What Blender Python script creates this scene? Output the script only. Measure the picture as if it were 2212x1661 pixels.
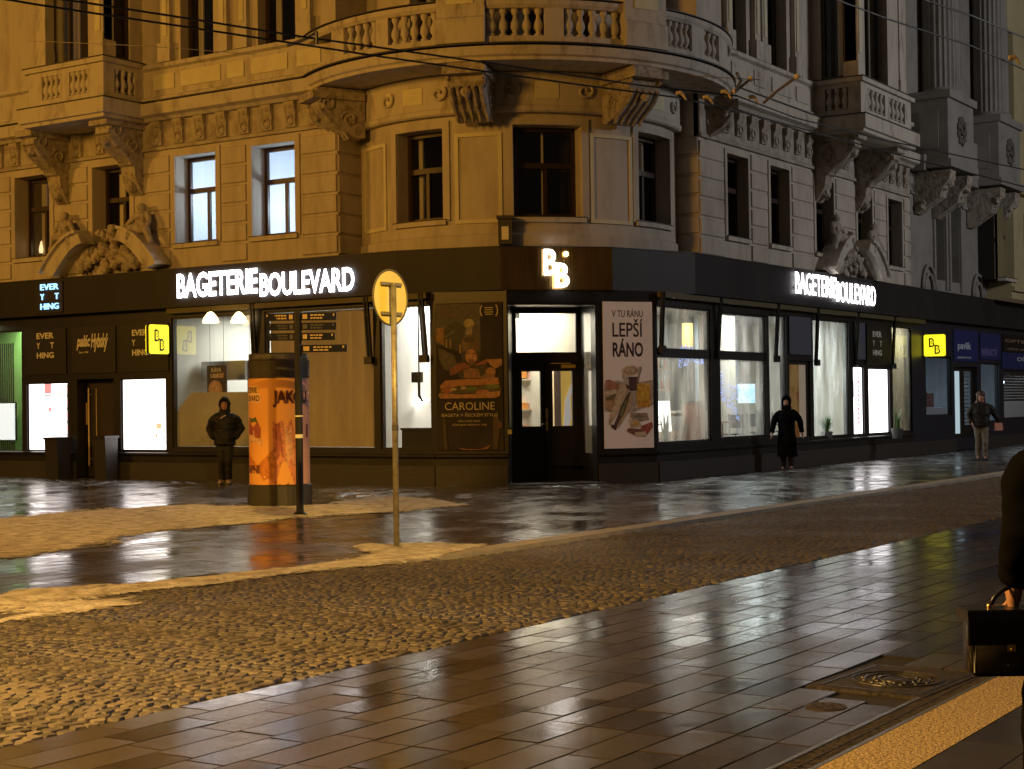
import bpy, bmesh, math, random
from mathutils import Vector, Matrix, noise as mnoise
from math import sin, cos, pi, radians, atan2, sqrt
S = bpy.context.scene
for o in list(bpy.data.objects): bpy.data.objects.remove(o)
rnd = random.Random(7)

# ---------------- camera ----------------
CAM = Vector((-23.8035, -14.2255, 1.5)); FPX = 3441.3
YAW, PIT, ROL = .58345514, .01180213, -.01366504
_F = Vector((cos(YAW)*cos(PIT), sin(YAW)*cos(PIT), sin(PIT)))
_R0 = Vector((sin(YAW), -cos(YAW), 0)); _U0 = _R0.cross(_F)
_R = _R0*cos(ROL)+_U0*sin(ROL); _U = -_R0*sin(ROL)+_U0*cos(ROL)
cd = bpy.data.cameras.new('camera'); cam = bpy.data.objects.new('camera', cd); S.collection.objects.link(cam)
cd.sensor_width = 36; cd.lens = 36*FPX/2212; cd.clip_end = 600; cd.clip_start = .05
m = Matrix((_R, _U, -_F)).transposed().to_4x4(); m.translation = CAM
cam.matrix_world = m; S.camera = cam

# ---------------- world, exposure ----------------
w = bpy.data.worlds.new('World'); S.world = w; w.use_nodes = True
bg = w.node_tree.nodes['Background']; bg.inputs[0].default_value = (.68, .46, .30, 1); bg.inputs[1].default_value = .060
S.view_settings.view_transform = 'Standard'; S.view_settings.look = 'None'
S.view_settings.exposure = 0; S.view_settings.gamma = 1
S.render.engine = 'CYCLES'
try:
    S.cycles.use_denoising = True; S.cycles.max_bounces = 8; S.cycles.transparent_max_bounces = 12
    S.cycles.sample_clamp_indirect = 4; S.cycles.caustics_reflective = False; S.cycles.caustics_refractive = False
except Exception: pass

# ---------------- street lighting (lamps standing outside the frame, and one added narrow beam) ----------------
def light(name, kind, loc, energy, col, size=.3, to=None, spot=None, shape=None):
    l = bpy.data.lights.new(name, kind); l.energy = energy; l.color = col
    if kind == 'AREA':
        l.size = size
        if shape: l.shape = 'RECTANGLE'; l.size_y = shape
    else: l.shadow_soft_size = size
    if kind == 'SPOT': l.spot_size = radians(spot or 100); l.spot_blend = .6
    o = bpy.data.objects.new(name, l); S.collection.objects.link(o); o.location = loc
    if to is not None: o.rotation_euler = (Vector(to)-Vector(loc)).to_track_quat('-Z', 'Y').to_euler()
    return o
SOD = (1, .46, .058)
light('street_and_added_light', 'POINT', (-23, 3.5, 9.0), 6300, SOD, 1.6)
light('street_and_added_light', 'POINT', (-21, 22, 9.5), 6000, SOD, 1.3)
light('street_and_added_light', 'SPOT', (-21.3, -7.2, 4.2), 3600, (1, .56, .15), .2, to=(-19.8, -8.0, 0), spot=125)
light('street_and_added_light', 'SPOT', (-20, -16.5, 9), 9000, (1, .56, .13), .2, to=(-10.3, -3.6, 2.2), spot=25)
light('street_and_added_light', 'SPOT', (-20, -16.5, 9.3), 11000, (1, .60, .10), .1, to=(-10.6, -4.0, 2.65), spot=8)  # second, narrow beam added only to brighten the back of the round sign
light('street_and_added_light', 'POINT', (15, -21, 10), 4000, (.96, .94, .96), 1.3)

# ---------------- pixel rays to real planes ----------------
def ray(x, y): return _F*FPX+_R*(x-1106)+_U*(830.5-y)
def X(x, y, off=0.):            # point on the left street front (s = y)
    d = ray(x, y); t = (-off-CAM.x)/d.x; p = CAM+d*t; return p.y, p.z
def Y(x, y, off=0.):            # point on the right street front (s = x)
    d = ray(x, y); t = (-off-CAM.y)/d.y; p = CAM+d*t; return p.x, p.z
def G(x, y, z=0.):
    d = ray(x, y); t = (z-CAM.z)/d.z; p = CAM+d*t; return p.x, p.y
def PM(M, x, y, d0=0.):         # point on the plane of a mapping -> (s, z)
    o = M(0, 0, d0); e = M(1, 0, d0)-o; n = e.cross(Vector((0, 0, 1))); r = ray(x, y)
    t = (o-CAM).dot(n)/r.dot(n); p = CAM+r*t; return (p-o).dot(e), p.z
def AT(x, y, dist):
    d = ray(x, y); return CAM+d*(dist/FPX)

# ---------------- materials ----------------
MATS = {}
def mat(name, col, rough=.6, metal=0., emit=None, es=0., noise=None, bump=None, spec=.5, alpha=None):
    """noise=(scale, colour2, lo, hi, stretchZ) second colour; bump=(scale, strength, distance)"""
    if name in MATS: return MATS[name]
    m = bpy.data.materials.new(name); m.use_nodes = True; nt = m.node_tree; b = nt.nodes['Principled BSDF']
    b.inputs['Base Color'].default_value = (*col, 1); b.inputs['Roughness'].default_value = rough
    b.inputs['Metallic'].default_value = metal; b.inputs['Specular IOR Level'].default_value = spec
    if emit: b.inputs['Emission Color'].default_value = (*emit, 1); b.inputs['Emission Strength'].default_value = es
    tc = nt.nodes.new('ShaderNodeTexCoord')
    if noise:
        sc, c2, lo, hi = noise[:4]
        mp = nt.nodes.new('ShaderNodeMapping'); nt.links.new(tc.outputs['Object'], mp.inputs[0])
        if len(noise) > 4: mp.inputs['Scale'].default_value = (1, 1, noise[4])
        n = nt.nodes.new('ShaderNodeTexNoise'); n.inputs['Scale'].default_value = sc; n.inputs['Detail'].default_value = 8
        n.inputs['Roughness'].default_value = .65
        nt.links.new(mp.outputs[0], n.inputs['Vector'])
        r = nt.nodes.new('ShaderNodeMapRange'); r.inputs[1].default_value = lo; r.inputs[2].default_value = hi
        nt.links.new(n.outputs['Fac'], r.inputs[0])
        x = nt.nodes.new('ShaderNodeMix'); x.data_type = 'RGBA'; x.inputs[6].default_value = (*col, 1); x.inputs[7].default_value = (*c2, 1)
        nt.links.new(r.outputs[0], x.inputs[0]); nt.links.new(x.outputs[2], b.inputs['Base Color'])
        if emit: nt.links.new(x.outputs[2], b.inputs['Emission Color'])
    if bump:
        n = nt.nodes.new('ShaderNodeTexNoise'); n.inputs['Scale'].default_value = bump[0]; n.inputs['Detail'].default_value = 6
        nt.links.new(tc.outputs['Object'], n.inputs['Vector'])
        bp = nt.nodes.new('ShaderNodeBump'); bp.inputs['Strength'].default_value = bump[1]; bp.inputs['Distance'].default_value = bump[2]
        nt.links.new(n.outputs['Fac'], bp.inputs['Height']); nt.links.new(bp.outputs[0], b.inputs['Normal'])
    MATS[name] = m; return m
def glassmat(name, tint=(.95, .97, .96), gl=.1, rough=.02):
    m = bpy.data.materials.new(name); m.use_nodes = True; nt = m.node_tree; nt.nodes.clear()
    o = nt.nodes.new('ShaderNodeOutputMaterial'); mx = nt.nodes.new('ShaderNodeMixShader')
    t = nt.nodes.new('ShaderNodeBsdfTransparent'); t.inputs[0].default_value = (*tint, 1)
    g = nt.nodes.new('ShaderNodeBsdfGlossy'); g.inputs['Roughness'].default_value = rough
    lw = nt.nodes.new('ShaderNodeLayerWeight'); lw.inputs[0].default_value = .25
    ma = nt.nodes.new('ShaderNodeMath'); ma.operation = 'MULTIPLY_ADD'; ma.inputs[1].default_value = .5; ma.inputs[2].default_value = gl
    nt.links.new(lw.outputs['Fresnel'], ma.inputs[0]); nt.links.new(ma.outputs[0], mx.inputs[0])
    if rough > .1:      # condensation on the pane, and a pale haze painted in place of reflections
        tl = nt.nodes.new('ShaderNodeBsdfTranslucent'); tl.inputs[0].default_value = (.85, .88, .86, 1); m2 = nt.nodes.new('ShaderNodeMixShader')
        tc = nt.nodes.new('ShaderNodeTexCoord'); mp = nt.nodes.new('ShaderNodeMapping'); mp.inputs['Scale'].default_value = (1, 1, .22); nn = nt.nodes.new('ShaderNodeTexNoise'); nn.inputs['Scale'].default_value = 3.5; nn.inputs['Detail'].default_value = 5
        rr = nt.nodes.new('ShaderNodeMapRange'); rr.inputs[1].default_value = .35; rr.inputs[2].default_value = .7; rr.inputs[3].default_value = .06; rr.inputs[4].default_value = .42
        nt.links.new(tc.outputs['Object'], mp.inputs[0]); nt.links.new(mp.outputs[0], nn.inputs['Vector']); nt.links.new(nn.outputs['Fac'], rr.inputs[0]); nt.links.new(rr.outputs[0], m2.inputs[0])
        nt.links.new(t.outputs[0], m2.inputs[1]); nt.links.new(tl.outputs[0], m2.inputs[2]); t = m2
    nt.links.new(t.outputs[0], mx.inputs[1]); nt.links.new(g.outputs[0], mx.inputs[2]); nt.links.new(mx.outputs[0], o.inputs[0])
    MATS[name] = m; return m
PLAS = mat('plaster', (.54, .49, .415), .85, noise=(2.4, (.36, .31, .25), .44, .74, .28), bump=(25, .25, .01))
PLASL = mat('pale_plaster', (.70, .66, .45), .8, noise=(3, (.6, .55, .38), .4, .7))
TRIM = mat('stone_trim', (.55, .505, .43), .8, noise=(4.2, (.26, .215, .165), .50, .74, .35), bump=(30, .3, .01))
GRIME_SHADE = mat('weathered_shaded_stone', (.46, .42, .36), .85, noise=(3.2, (.27, .22, .17), .42, .66), bump=(18, .5, .02))
CARV = mat('carved_stone', (.44, .39, .32), .85, noise=(7, (.20, .16, .12), .44, .66), bump=(12, .8, .03))
LEAD = mat('dark_flashing', (.05, .045, .04), .6)
WOOD = mat('window_frame_paint', (.035, .018, .011), .45)
DARK = mat('shopfront_paint', (.013, .012, .012), .38, noise=(2.0, (.020, .019, .019), .4, .7))
DARK2 = mat('shopfront_inner_paint', (.012, .010, .009), .5)
FASC = mat('fascia_metal', (.024, .023, .024), .5, spec=.2, noise=(.9, (.036, .034, .034), .35, .7, .3))
PLIN = mat('granite_plinth', (.035, .031, .03), .4, noise=(40, (.06, .055, .05), .45, .6))
BRASS = mat('brass_panel', (.42, .27, .09), .34, metal=.9, noise=(2, (.2, .13, .05), .35, .7, .2), bump=(4, .3, .01))
GOLD = mat('gold_metal', (.75, .55, .22), .3, metal=1)
BLACK = mat('black_metal', (.012, .012, .013), .4)
BLK2 = mat('void_black', (.004, .004, .004), .9)
GLASS = glassmat('window_glass')
GLASSD = glassmat('old_window_glass', (.8, .8, .8), .05)
GLASSM = glassmat('misted_hazed_glass', (.72, .76, .76), .12, .12)
CURT = mat('net_curtain', (.85, .80, .62), .9)
CURT2 = mat('dim_curtain', (.16, .13, .12), .9, noise=(3, (.05, .04, .035), .4, .6, .1))
EW = mat('lit_white_letter', (1, 1, 1), .5, emit=(1, .97, .98), es=5.5)
EB = mat('lit_blue_letter', (.4, .7, 1), .5, emit=(.25, .60, 1), es=2.2)
EBH = mat('blue_halo', (.0, .1, .5), .5, emit=(.02, .12, .7), es=.6)
EY = mat('lit_yellow', (1, .9, .05), .5, emit=(.98, .86, .02), es=1.25)
ELB = mat('lit_white_panel', (1, 1, 1), .5, emit=(1, .96, .97), es=3.2)
ELAMP = mat('lamp_glow', (1, .8, .4), .5, emit=(1, .72, .30), es=9)
ESPOT = mat('spot_glow', (1, 1, 1), .5, emit=(1, .95, .85), es=14)
IWALL = mat('interior_wall', (.62, .62, .58), .8, noise=(.8, (.46, .47, .45), .4, .7, .2))
IWCR = mat('cream_interior_wall', (.66, .62, .50), .8, noise=(.6, (.50, .46, .36), .4, .7, .3))
IGRN = mat('green_interior_wall', (.32, .55, .20), .8)
ICEIL = mat('interior_ceiling', (.6, .6, .58), .8)
IFLR = mat('interior_floor', (.12, .11, .10), .4)
STEEL = mat('brushed_steel', (.45, .45, .45), .3, metal=.9)
PAPERT = mat('sign_lettering', (.72, .68, .58), .7)
INK = mat('print_ink', (.045, .018, .02), .7)
SNOW = None

# ---------------- object helpers ----------------
COL = S.collection; ORG = {}
def root_of(o):
    while o.parent: o = o.parent
    return o
def thing(name, label, cat, loc=(0, 0, 0), group=None):
    o = bpy.data.objects.new(name, None); COL.objects.link(o); o.location = loc
    o.empty_display_size = .2
    o['label'] = label; o['category'] = cat
    if group: o['group'] = group
    return o
def obj(name, bm, mats, parent=None, smooth=False, kind=None, label=None, norm=True):
    if norm: bmesh.ops.recalc_face_normals(bm, faces=bm.faces)
    if parent: bmesh.ops.translate(bm, verts=bm.verts, vec=-root_of(parent).location)
    me = bpy.data.meshes.new(name); bm.to_mesh(me); bm.free()
    for mm in (mats if isinstance(mats, (list, tuple)) else [mats]): me.materials.append(mm)
    if smooth:
        for p in me.polygons: p.use_smooth = True
    o = bpy.data.objects.new(name, me); COL.objects.link(o)
    if parent: o.parent = parent
    if kind: o['kind'] = kind
    if label: o['label'] = label
    return o
def one(name, bm, mats, label, cat, group=None, smooth=False):
    o = obj(name, bm, mats, None, smooth); o['label'] = label; o['category'] = cat
    if group: o['group'] = group
    return o
NB = bmesh.new
def pmap(ox, oy, dx, dy, side=1):
    l = sqrt(dx*dx+dy*dy); dx /= l; dy /= l; nx, ny = (dy*side, -dx*side)
    return lambda s, z, d: Vector((ox+dx*s+nx*d, oy+dy*s+ny*d, z))
ML = lambda s, z, d: Vector((-d, s, z))
MR = lambda s, z, d: Vector((s, -d, z))
RC = (3.45, 3.60)
def MC(r0):                      # round corner: s in degrees
    return lambda s, z, d: Vector((RC[0]+(r0+d)*cos(radians(s)), RC[1]+(r0+d)*sin(radians(s)), z))
def CY(x, y, r):                 # ray to the round corner
    d = ray(x, y); ox, oy = CAM.x-RC[0], CAM.y-RC[1]
    a = d.x**2+d.y**2; b = 2*(ox*d.x+oy*d.y); c = ox*ox+oy*oy-r*r
    q = b*b-4*a*c
    t = (-b-sqrt(max(q, 0)))/(2*a); p = CAM+d*t
    return math.degrees(atan2(p.y-RC[1], p.x-RC[0])) % 360, p.z
def quad(bm, pts, mi=0):
    f = bm.faces.new([bm.verts.new(p) for p in pts]); f.material_index = mi; return f
def sweep(bm, M, s0, s1, prof, n=1, mi=0, caps=True):
    rings = []
    for i in range(n+1):
        s = s0+(s1-s0)*i/n
        rings.append([bm.verts.new(M(s, z, d)) for d, z in prof])
    k = len(prof)
    for a, b in zip(rings, rings[1:]):
        for j in range(k):
            f = bm.faces.new((a[j], a[(j+1) % k], b[(j+1) % k], b[j])); f.material_index = mi
    if caps:
        for r in (rings[0], rings[-1]):
            f = bm.faces.new(r); f.material_index = mi
def bx(bm, M, s0, s1, z0, z1, d0, d1, n=1, mi=0):
    sweep(bm, M, s0, s1, [(d0, z0), (d1, z0), (d1, z1), (d0, z1)], n, mi)
def wall(bm, M, s0, s1, z0, z1, ops, dr=.3, n=1, mi=0, floor=True):
    if s0 > s1: s0, s1 = s1, s0
    ss = {s0, s1}; zs = {z0, z1}
    for a, b, c, d in ops: ss |= {min(a, b), max(a, b)}; zs |= {c, d}
    for i in range(1, n): ss.add(s0+(s1-s0)*i/n)
    ss = sorted(x for x in ss if s0-1e-6 <= x <= s1+1e-6); zs = sorted(x for x in zs if z0-1e-6 <= x <= z1+1e-6)
    V = {}
    def v(s, z, d):
        k = (round(s, 5), round(z, 5), round(d, 4))
        if k not in V: V[k] = bm.verts.new(M(s, z, d))
        return V[k]
    def inside(s, z): return any(min(a, b) < s < max(a, b) and c < z < d for a, b, c, d in ops)
    for i in range(len(ss)-1):
        for j in range(len(zs)-1):
            a, b, c, d = ss[i], ss[i+1], zs[j], zs[j+1]
            if not inside((a+b)/2, (c+d)/2):
                f = bm.faces.new((v(a, c, 0), v(b, c, 0), v(b, d, 0), v(a, d, 0))); f.material_index = mi
    for a, b, c, d in ops:
        a, b = min(a, b), max(a, b)
        for p, q, r, t in ((a, a, c, d), (b, b, c, d)):
            f = quad(bm, [M(p, r, 0), M(p, t, 0), M(p, t, -dr), M(p, r, -dr)], mi)
        k = [x for x in ss if a-1e-6 <= x <= b+1e-6]
        for p, q in zip(k, k[1:]):
            quad(bm, [M(p, d, 0), M(q, d, 0), M(q, d, -dr), M(p, d, -dr)], mi)
            if floor: quad(bm, [M(p, c, 0), M(q, c, 0), M(q, c, -dr), M(p, c, -dr)], mi)
def lathe(bm, c, prof, n=10, mi=0, half=None):
    rings = []
    for r, z in prof:
        rings.append([bm.verts.new((c[0]+r*cos(2*pi*i/n), c[1]+r*sin(2*pi*i/n), c[2]+z)) for i in range(n)])
    for a, b in zip(rings, rings[1:]):
        for i in range(n):
            f = bm.faces.new((a[i], a[(i+1) % n], b[(i+1) % n], b[i])); f.material_index = mi
    for r in (rings[0], rings[-1]):
        f = bm.faces.new(r); f.material_index = mi
def tube(bm, pts, r, n=8, mi=0):
    pts = [Vector(p) for p in pts]; rings = []
    rr = r if isinstance(r, (list, tuple)) else [r]*len(pts)
    for i, p in enumerate(pts):
        t = (pts[min(i+1, len(pts)-1)]-pts[max(i-1, 0)]).normalized()
        a = t.orthogonal().normalized() if i == 0 else (a-t*a.dot(t)).normalized()
        b = t.cross(a)
        rings.append([bm.verts.new(p+(a*cos(2*pi*k/n)+b*sin(2*pi*k/n))*rr[i]) for k in range(n)])
    for a_, b_ in zip(rings, rings[1:]):
        for k in range(n):
            f = bm.faces.new((a_[k], a_[(k+1) % n], b_[(k+1) % n], b_[k])); f.material_index = mi
    for q in (rings[0], rings[-1]):
        f = bm.faces.new(q); f.material_index = mi
def blob(bm, c, r, mi=0, seg=10, sc=(1, 1, 1), rough=0., seed=0):
    g = bmesh.ops.create_uvsphere(bm, u_segments=seg, v_segments=max(6, seg*2//3), radius=1)
    for v in g['verts']:
        k = 1+(mnoise.noise(v.co*2.2+Vector((seed, 0, 0)))*rough if rough else 0)
        v.co = Vector((c[0]+v.co.x*r*sc[0]*k, c[1]+v.co.y*r*sc[1]*k, c[2]+v.co.z*r*sc[2]*k))
        for f in v.link_faces: f.material_index = mi
def poly(bm, M, pts, d, mi=0):
    f = bm.faces.new([bm.verts.new(M(s, z, d)) for s, z in pts]); f.material_index = mi
_TC = {}
def textverts(txt, bold=0., shear=0.):
    k = (txt, bold, shear)
    if k in _TC: return _TC[k]
    c = bpy.data.curves.new('t', 'FONT'); c.body = txt; c.offset = bold; c.shear = shear; c.resolution_u = 3
    o = bpy.data.objects.new('t', c); COL.objects.link(o)
    dg = bpy.context.evaluated_depsgraph_get(); dg.update()
    me = bpy.data.meshes.new_from_object(o.evaluated_get(dg))
    vs = [v.co.copy() for v in me.vertices]; fs = [tuple(p.vertices) for p in me.polygons]
    bpy.data.objects.remove(o); bpy.data.curves.remove(c); bpy.data.meshes.remove(me)
    x0 = min(v.x for v in vs); x1 = max(v.x for v in vs); y0 = min(v.y for v in vs); y1 = max(v.y for v in vs)
    r = ([((v.x-x0)/(x1-x0), (v.y-y0)/(y1-y0)) for v in vs], fs, (x1-x0)/(y1-y0))
    _TC[k] = r; return r
def text(bm, M, txt, s0, s1, z0, z1, d0, d1=None, bold=.02, shear=0., mi=0, slope=0.):
    vs, fs, _ = textverts(txt, bold, shear)
    P = lambda u, v, d: M(s0+(s1-s0)*u, z0+(z1-z0)*v+slope*u, d)
    V = [bm.verts.new(P(u, v, d1 if d1 is not None else d0)) for u, v in vs]
    for f in fs:
        try: q = bm.faces.new([V[i] for i in f]); q.material_index = mi
        except ValueError: pass
    if d1 is not None:
        cnt = {}
        for f in fs:
            for i in range(len(f)):
                e = (f[i], f[(i+1) % len(f)]); k = tuple(sorted(e)); cnt.setdefault(k, []).append(e)
        B = {}
        for k, es in cnt.items():
            if len(es) == 1:
                a, b = es[0]
                for i in (a, b):
                    if i not in B: B[i] = bm.verts.new(P(vs[i][0], vs[i][1], d0))
                try: q = bm.faces.new((V[a], V[b], B[b], B[a])); q.material_index = mi
                except ValueError: pass
# ---------------- skinned figures ----------------
def skinobj(name, nodes, edges, mt, parent=None, sub=2, root=None, scale=None):
    """nodes: {key: (Vector, rx, ry)}; one continuous mesh grown round the joints"""
    keys = list(nodes); idx = {k: i for i, k in enumerate(keys)}
    me = bpy.data.meshes.new(name)
    off = root_of(parent).location if parent else Vector()
    me.from_pydata([Vector(nodes[k][0])-off for k in keys], [(idx[a], idx[b]) for a, b in edges], [])
    o = bpy.data.objects.new(name, me); COL.objects.link(o)
    md = o.modifiers.new('s', 'SKIN'); md.use_smooth_shade = True
    for k in keys:
        sv = me.skin_vertices[0].data[idx[k]]
        rx = nodes[k][1]; ry = nodes[k][2] if len(nodes[k]) > 2 else rx
        sv.radius = (rx, ry); sv.use_root = (k == (root or keys[0]))
    ms = o.modifiers.new('u', 'SUBSURF'); ms.levels = sub; ms.render_levels = sub
    dg = bpy.context.evaluated_depsgraph_get(); dg.update()
    m2 = bpy.data.meshes.new_from_object(o.evaluated_get(dg)); m2.name = name
    bpy.data.objects.remove(o)
    m2.materials.clear(); m2.materials.append(mt)
    for p in m2.polygons: p.use_smooth = True
    o = bpy.data.objects.new(name, m2); COL.objects.link(o)
    if parent: o.parent = parent
    return o

# ================= THE PALACE =================
PAL = thing('corner_palace', 'ornate cream corner building with round balcony above dark shopfront', 'building', (0, 0, 0))
def window(M, a, b, z0, z1, dr, kind='dark', curt=(), split=.60, mull=True, parent=None, sill=True, n=1, cz=(0, 1)):
    """casement window set dr behind the wall face; a,b in the mapping's s"""
    a, b = min(a, b), max(a, b); W = b-a; k = W/(M(b, 0, -dr)-M(a, 0, -dr)).length; par = parent or PAL
    fw = .075*k; d0, d1 = -dr, -dr+.07
    bm = NB(); zt = z0+(z1-z0)*split
    bx(bm, M, a, a+fw, z0, z1, d0, d1); bx(bm, M, b-fw, b, z0, z1, d0, d1)
    bx(bm, M, a+fw, b-fw, z0, z0+.09, d0, d1, n); bx(bm, M, a+fw, b-fw, z1-.08, z1, d0, d1, n)
    bx(bm, M, a+fw, b-fw, zt-.05, zt+.05, d0, d1+.015, n)
    mid = (a+b)/2
    if mull: bx(bm, M, mid-.035*k, mid+.035*k, z0+.09, zt-.05, d0, d1-.01)
    wo = obj('window', bm, WOOD, par)
    bm = NB()
    for i in range(n):
        p, q = a+fw+(W-2*fw)*i/n, a+fw+(W-2*fw)*(i+1)/n
        quad(bm, [M(p, z0, d0+.02), M(q, z0, d0+.02), M(q, z1, d0+.02), M(p, z1, d0+.02)])
    obj('pane', bm, GLASS if kind == 'lit' else GLASSD, wo)
    if curt:
        bm = NB()
        for c0, c1 in curt:
            bx(bm, M, a+W*c0, a+W*c1, z0+.05+(z1-z0)*cz[0], z0+(z1-z0)*cz[1], d0-.14, d0-.10)
        obj('curtain', bm, CURT2 if kind == 'dim' else CURT, wo)
    bm = NB(); e = .02*k
    dep = 2.2 if kind == 'lit' else .8
    D0 = d0-.02; D1 = d0-dep; A, B = a-e, b+e; z2, z3 = z0-.02, z1+.02
    if kind == 'lit': A -= .5; B += .5; z3 += .5; z2 -= .4
    quad(bm, [M(A, z2, D1), M(B, z2, D1), M(B, z3, D1), M(A, z3, D1)])
    quad(bm, [M(A, z2, D0), M(A, z3, D0), M(A, z3, D1), M(A, z2, D1)]); quad(bm, [M(B, z2, D0), M(B, z3, D0), M(B, z3, D1), M(B, z2, D1)])
    quad(bm, [M(A, z3, D0), M(B, z3, D0), M(B, z3, D1), M(A, z3, D1)]); quad(bm, [M(A, z2, D0), M(B, z2, D0), M(B, z2, D1), M(A, z2, D1)])
    obj('room', bm, mat('lit_room_wall', (.70, .74, .80), .8) if kind == 'lit' else mat('dark_room', (.02, .014, .010), .9), wo, norm=False)
    if kind == 'lit':
        c = M(mid-.15, z1-.42 if a > 7.9 else z1-.75, -dr-.9)
        bm = NB(); blob(bm, c, .17 if a > 7.9 else .1, seg=16)
        obj('lamp_globe', bm, mat('cool_globe', (1, 1, 1), .5, emit=(.85, .93, 1), es=5), wo, smooth=True)
        light('room_light', 'POINT', c-Vector((0, 0, .35)), 75, (.74, .86, 1), .15)
    if sill:
        bm = NB(); bx(bm, M, a-.06*k, b+.06*k, z0-.09, z0-.003, -dr+.08, .07, n); obj('sill', bm, TRIM, wo)
        bm = NB(); bx(bm, M, a-.07*k, b+.07*k, z0-.001, z0+.012, -dr+.08, .085, n); obj('sill_flashing', bm, LEAD, wo)
    return wo

# ---- mezzanine walls ----
LW = [(6.52, 7.65, 'lit'), (8.65, 9.80, 'lit'), (11.15, 12.29, 'dark'), (13.675, 14.82, 'dark'), (16.2, 17.3, 'dark')]
RW = [(5.80, 6.80), (7.93, 8.93), (10.42, 11.48), (13.0, 13.98), (15.1, 16.1)]
ZL = (4.90, 6.72); ZR = (4.86, 6.56)
YL, XR = 5.46, 4.57
def courses(bm, M, s0, s1, ops, z0, z1, pitch=.395, d=.036):
    z = z0
    while z < z1-.1:
        t = min(z+pitch-.065, z1)
        cuts = sorted((min(a, b)-.16, max(a, b)+.16) for a, b, c, e in ops if c-.14 < t and e+.13 > z)
        p = s0
        for a, b in cuts+[(s1, s1)]:
            if a > p+.03:
                A, B = p+.012, a-.012
                sweep(bm, M, A, B, [(.0015, z-.012), (d, z+.01), (d, t-.01), (.0015, t+.012)])
            p = max(p, b)
        z += pitch
    return
bm = NB(); ops = [(a, b, *ZL) for a, b, k in LW]
wall(bm, ML, YL, 19, 4.2, 6.90, ops, .42); courses(bm, ML, YL, 19, ops, 4.46, 6.86); obj('wall', bm, PLAS, PAL, norm=False)
bm = NB(); opr = [(a, b, *ZR) for a, b in RW]
wall(bm, MR, XR, 16.72, 4.2, 6.74, opr, .30); courses(bm, MR, XR, 16.72, opr, 4.42, 6.7, .385); obj('wall', bm, PLAS, PAL, norm=False)
# flat window surrounds
def surround(M, a, b, z0, z1, wd=.13, d=.035, n=1, mt=None):
    k = (b-a)/(M(b, 0, 0)-M(a, 0, 0)).length; bm = NB()
    bx(bm, M, a-wd*k, a-.004*k, z0-.02, z1+wd, .0015, d, 1); bx(bm, M, b+.004*k, b+wd*k, z0-.02, z1+wd, .0015, d, 1)
    bx(bm, M, a-.004*k, b+.004*k, z1+.004, z1+wd, .0015, d, n)
    obj('window_surround', bm, mt or PLAS, PAL)
for i, (a, b, k) in enumerate(LW):
    window(ML, a, b, *ZL, .42, k, curt=() if k == 'lit' else ((.12, .30), (.62, .78)), split=.62)
    surround(ML, a, b, *ZL)
for a, b in RW:
    window(MR, a, b, *ZR, .30, 'dim', curt=((.1, .9),), split=.6); surround(MR, a, b, *ZR, .1)
# returns either side of the round corner
MRL = pmap(0, YL, 1, 0); MRR = pmap(XR, 0, 0, 1, -1)
for M in (MRL, MRR):
    bm = NB(); wall(bm, M, 0, 1.1, 4.2, 13, []); courses(bm, M, 0, .80, [], 4.44, 6.80); obj('wall', bm, PLAS, PAL, norm=False)
# round corner wall
RR = 3.30; MCR = MC(RR); F0, F1 = 143, 292
def cp(x, y, r=RR): return CY(x, y, r)
rw = []
for (xa, xb, zt_px) in ((859, 958, (955, 259)), (1109, 1256, (1180, 246)), (1377, 1444, (1390, 265))):
    rw.append((cp(xa, 400)[0], cp(xb, 400)[0]))
ZC = (4.92, 6.62)
bm = NB(); opc = [(a, b, *ZC) for a, b in rw]
wall(bm, MCR, F0, F1, 4.2, 6.84, opc, .34, 72); obj('wall', bm, PLAS, PAL, norm=False)
for i, (a, b) in enumerate(rw):
    window(MCR, a, b, *ZC, .34, 'dark', curt=((.14, .24), (.74, .82)) if i != 1 else ((.47, .50),), split=.58, n=5)
    surround(MCR, a, b, *ZC, .14, .04, 6)
bm = NB(); sweep(bm, MCR, F0, F1, [(.0015, 4.30), (.05, 4.34), (.05, 4.60), (.0015, 4.64)], 44); obj('plinth_band', bm, PLAS, PAL)
# raised panel frames on the round wall
for xa, xb in ((790, 836), (984, 1085), (1275, 1364)):
    a, b = cp(xa, 400)[0], cp(xb, 400)[0]; z0, z1 = 4.83, 6.50; k = 180/pi/RR
    bm = NB(); t = .07
    bx(bm, MCR, a, a+t*k, z0, z1, .0015, .03, 1); bx(bm, MCR, b-t*k, b, z0, z1, .0015, .03, 1)
    bx(bm, MCR, a+t*k, b-t*k, z0, z0+t, .0015, .03, 6); bx(bm, MCR, a+t*k, b-t*k, z1-t, z1, .0015, .03, 6)
    obj('panel_moulding', bm, PLASL, PAL)
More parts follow.
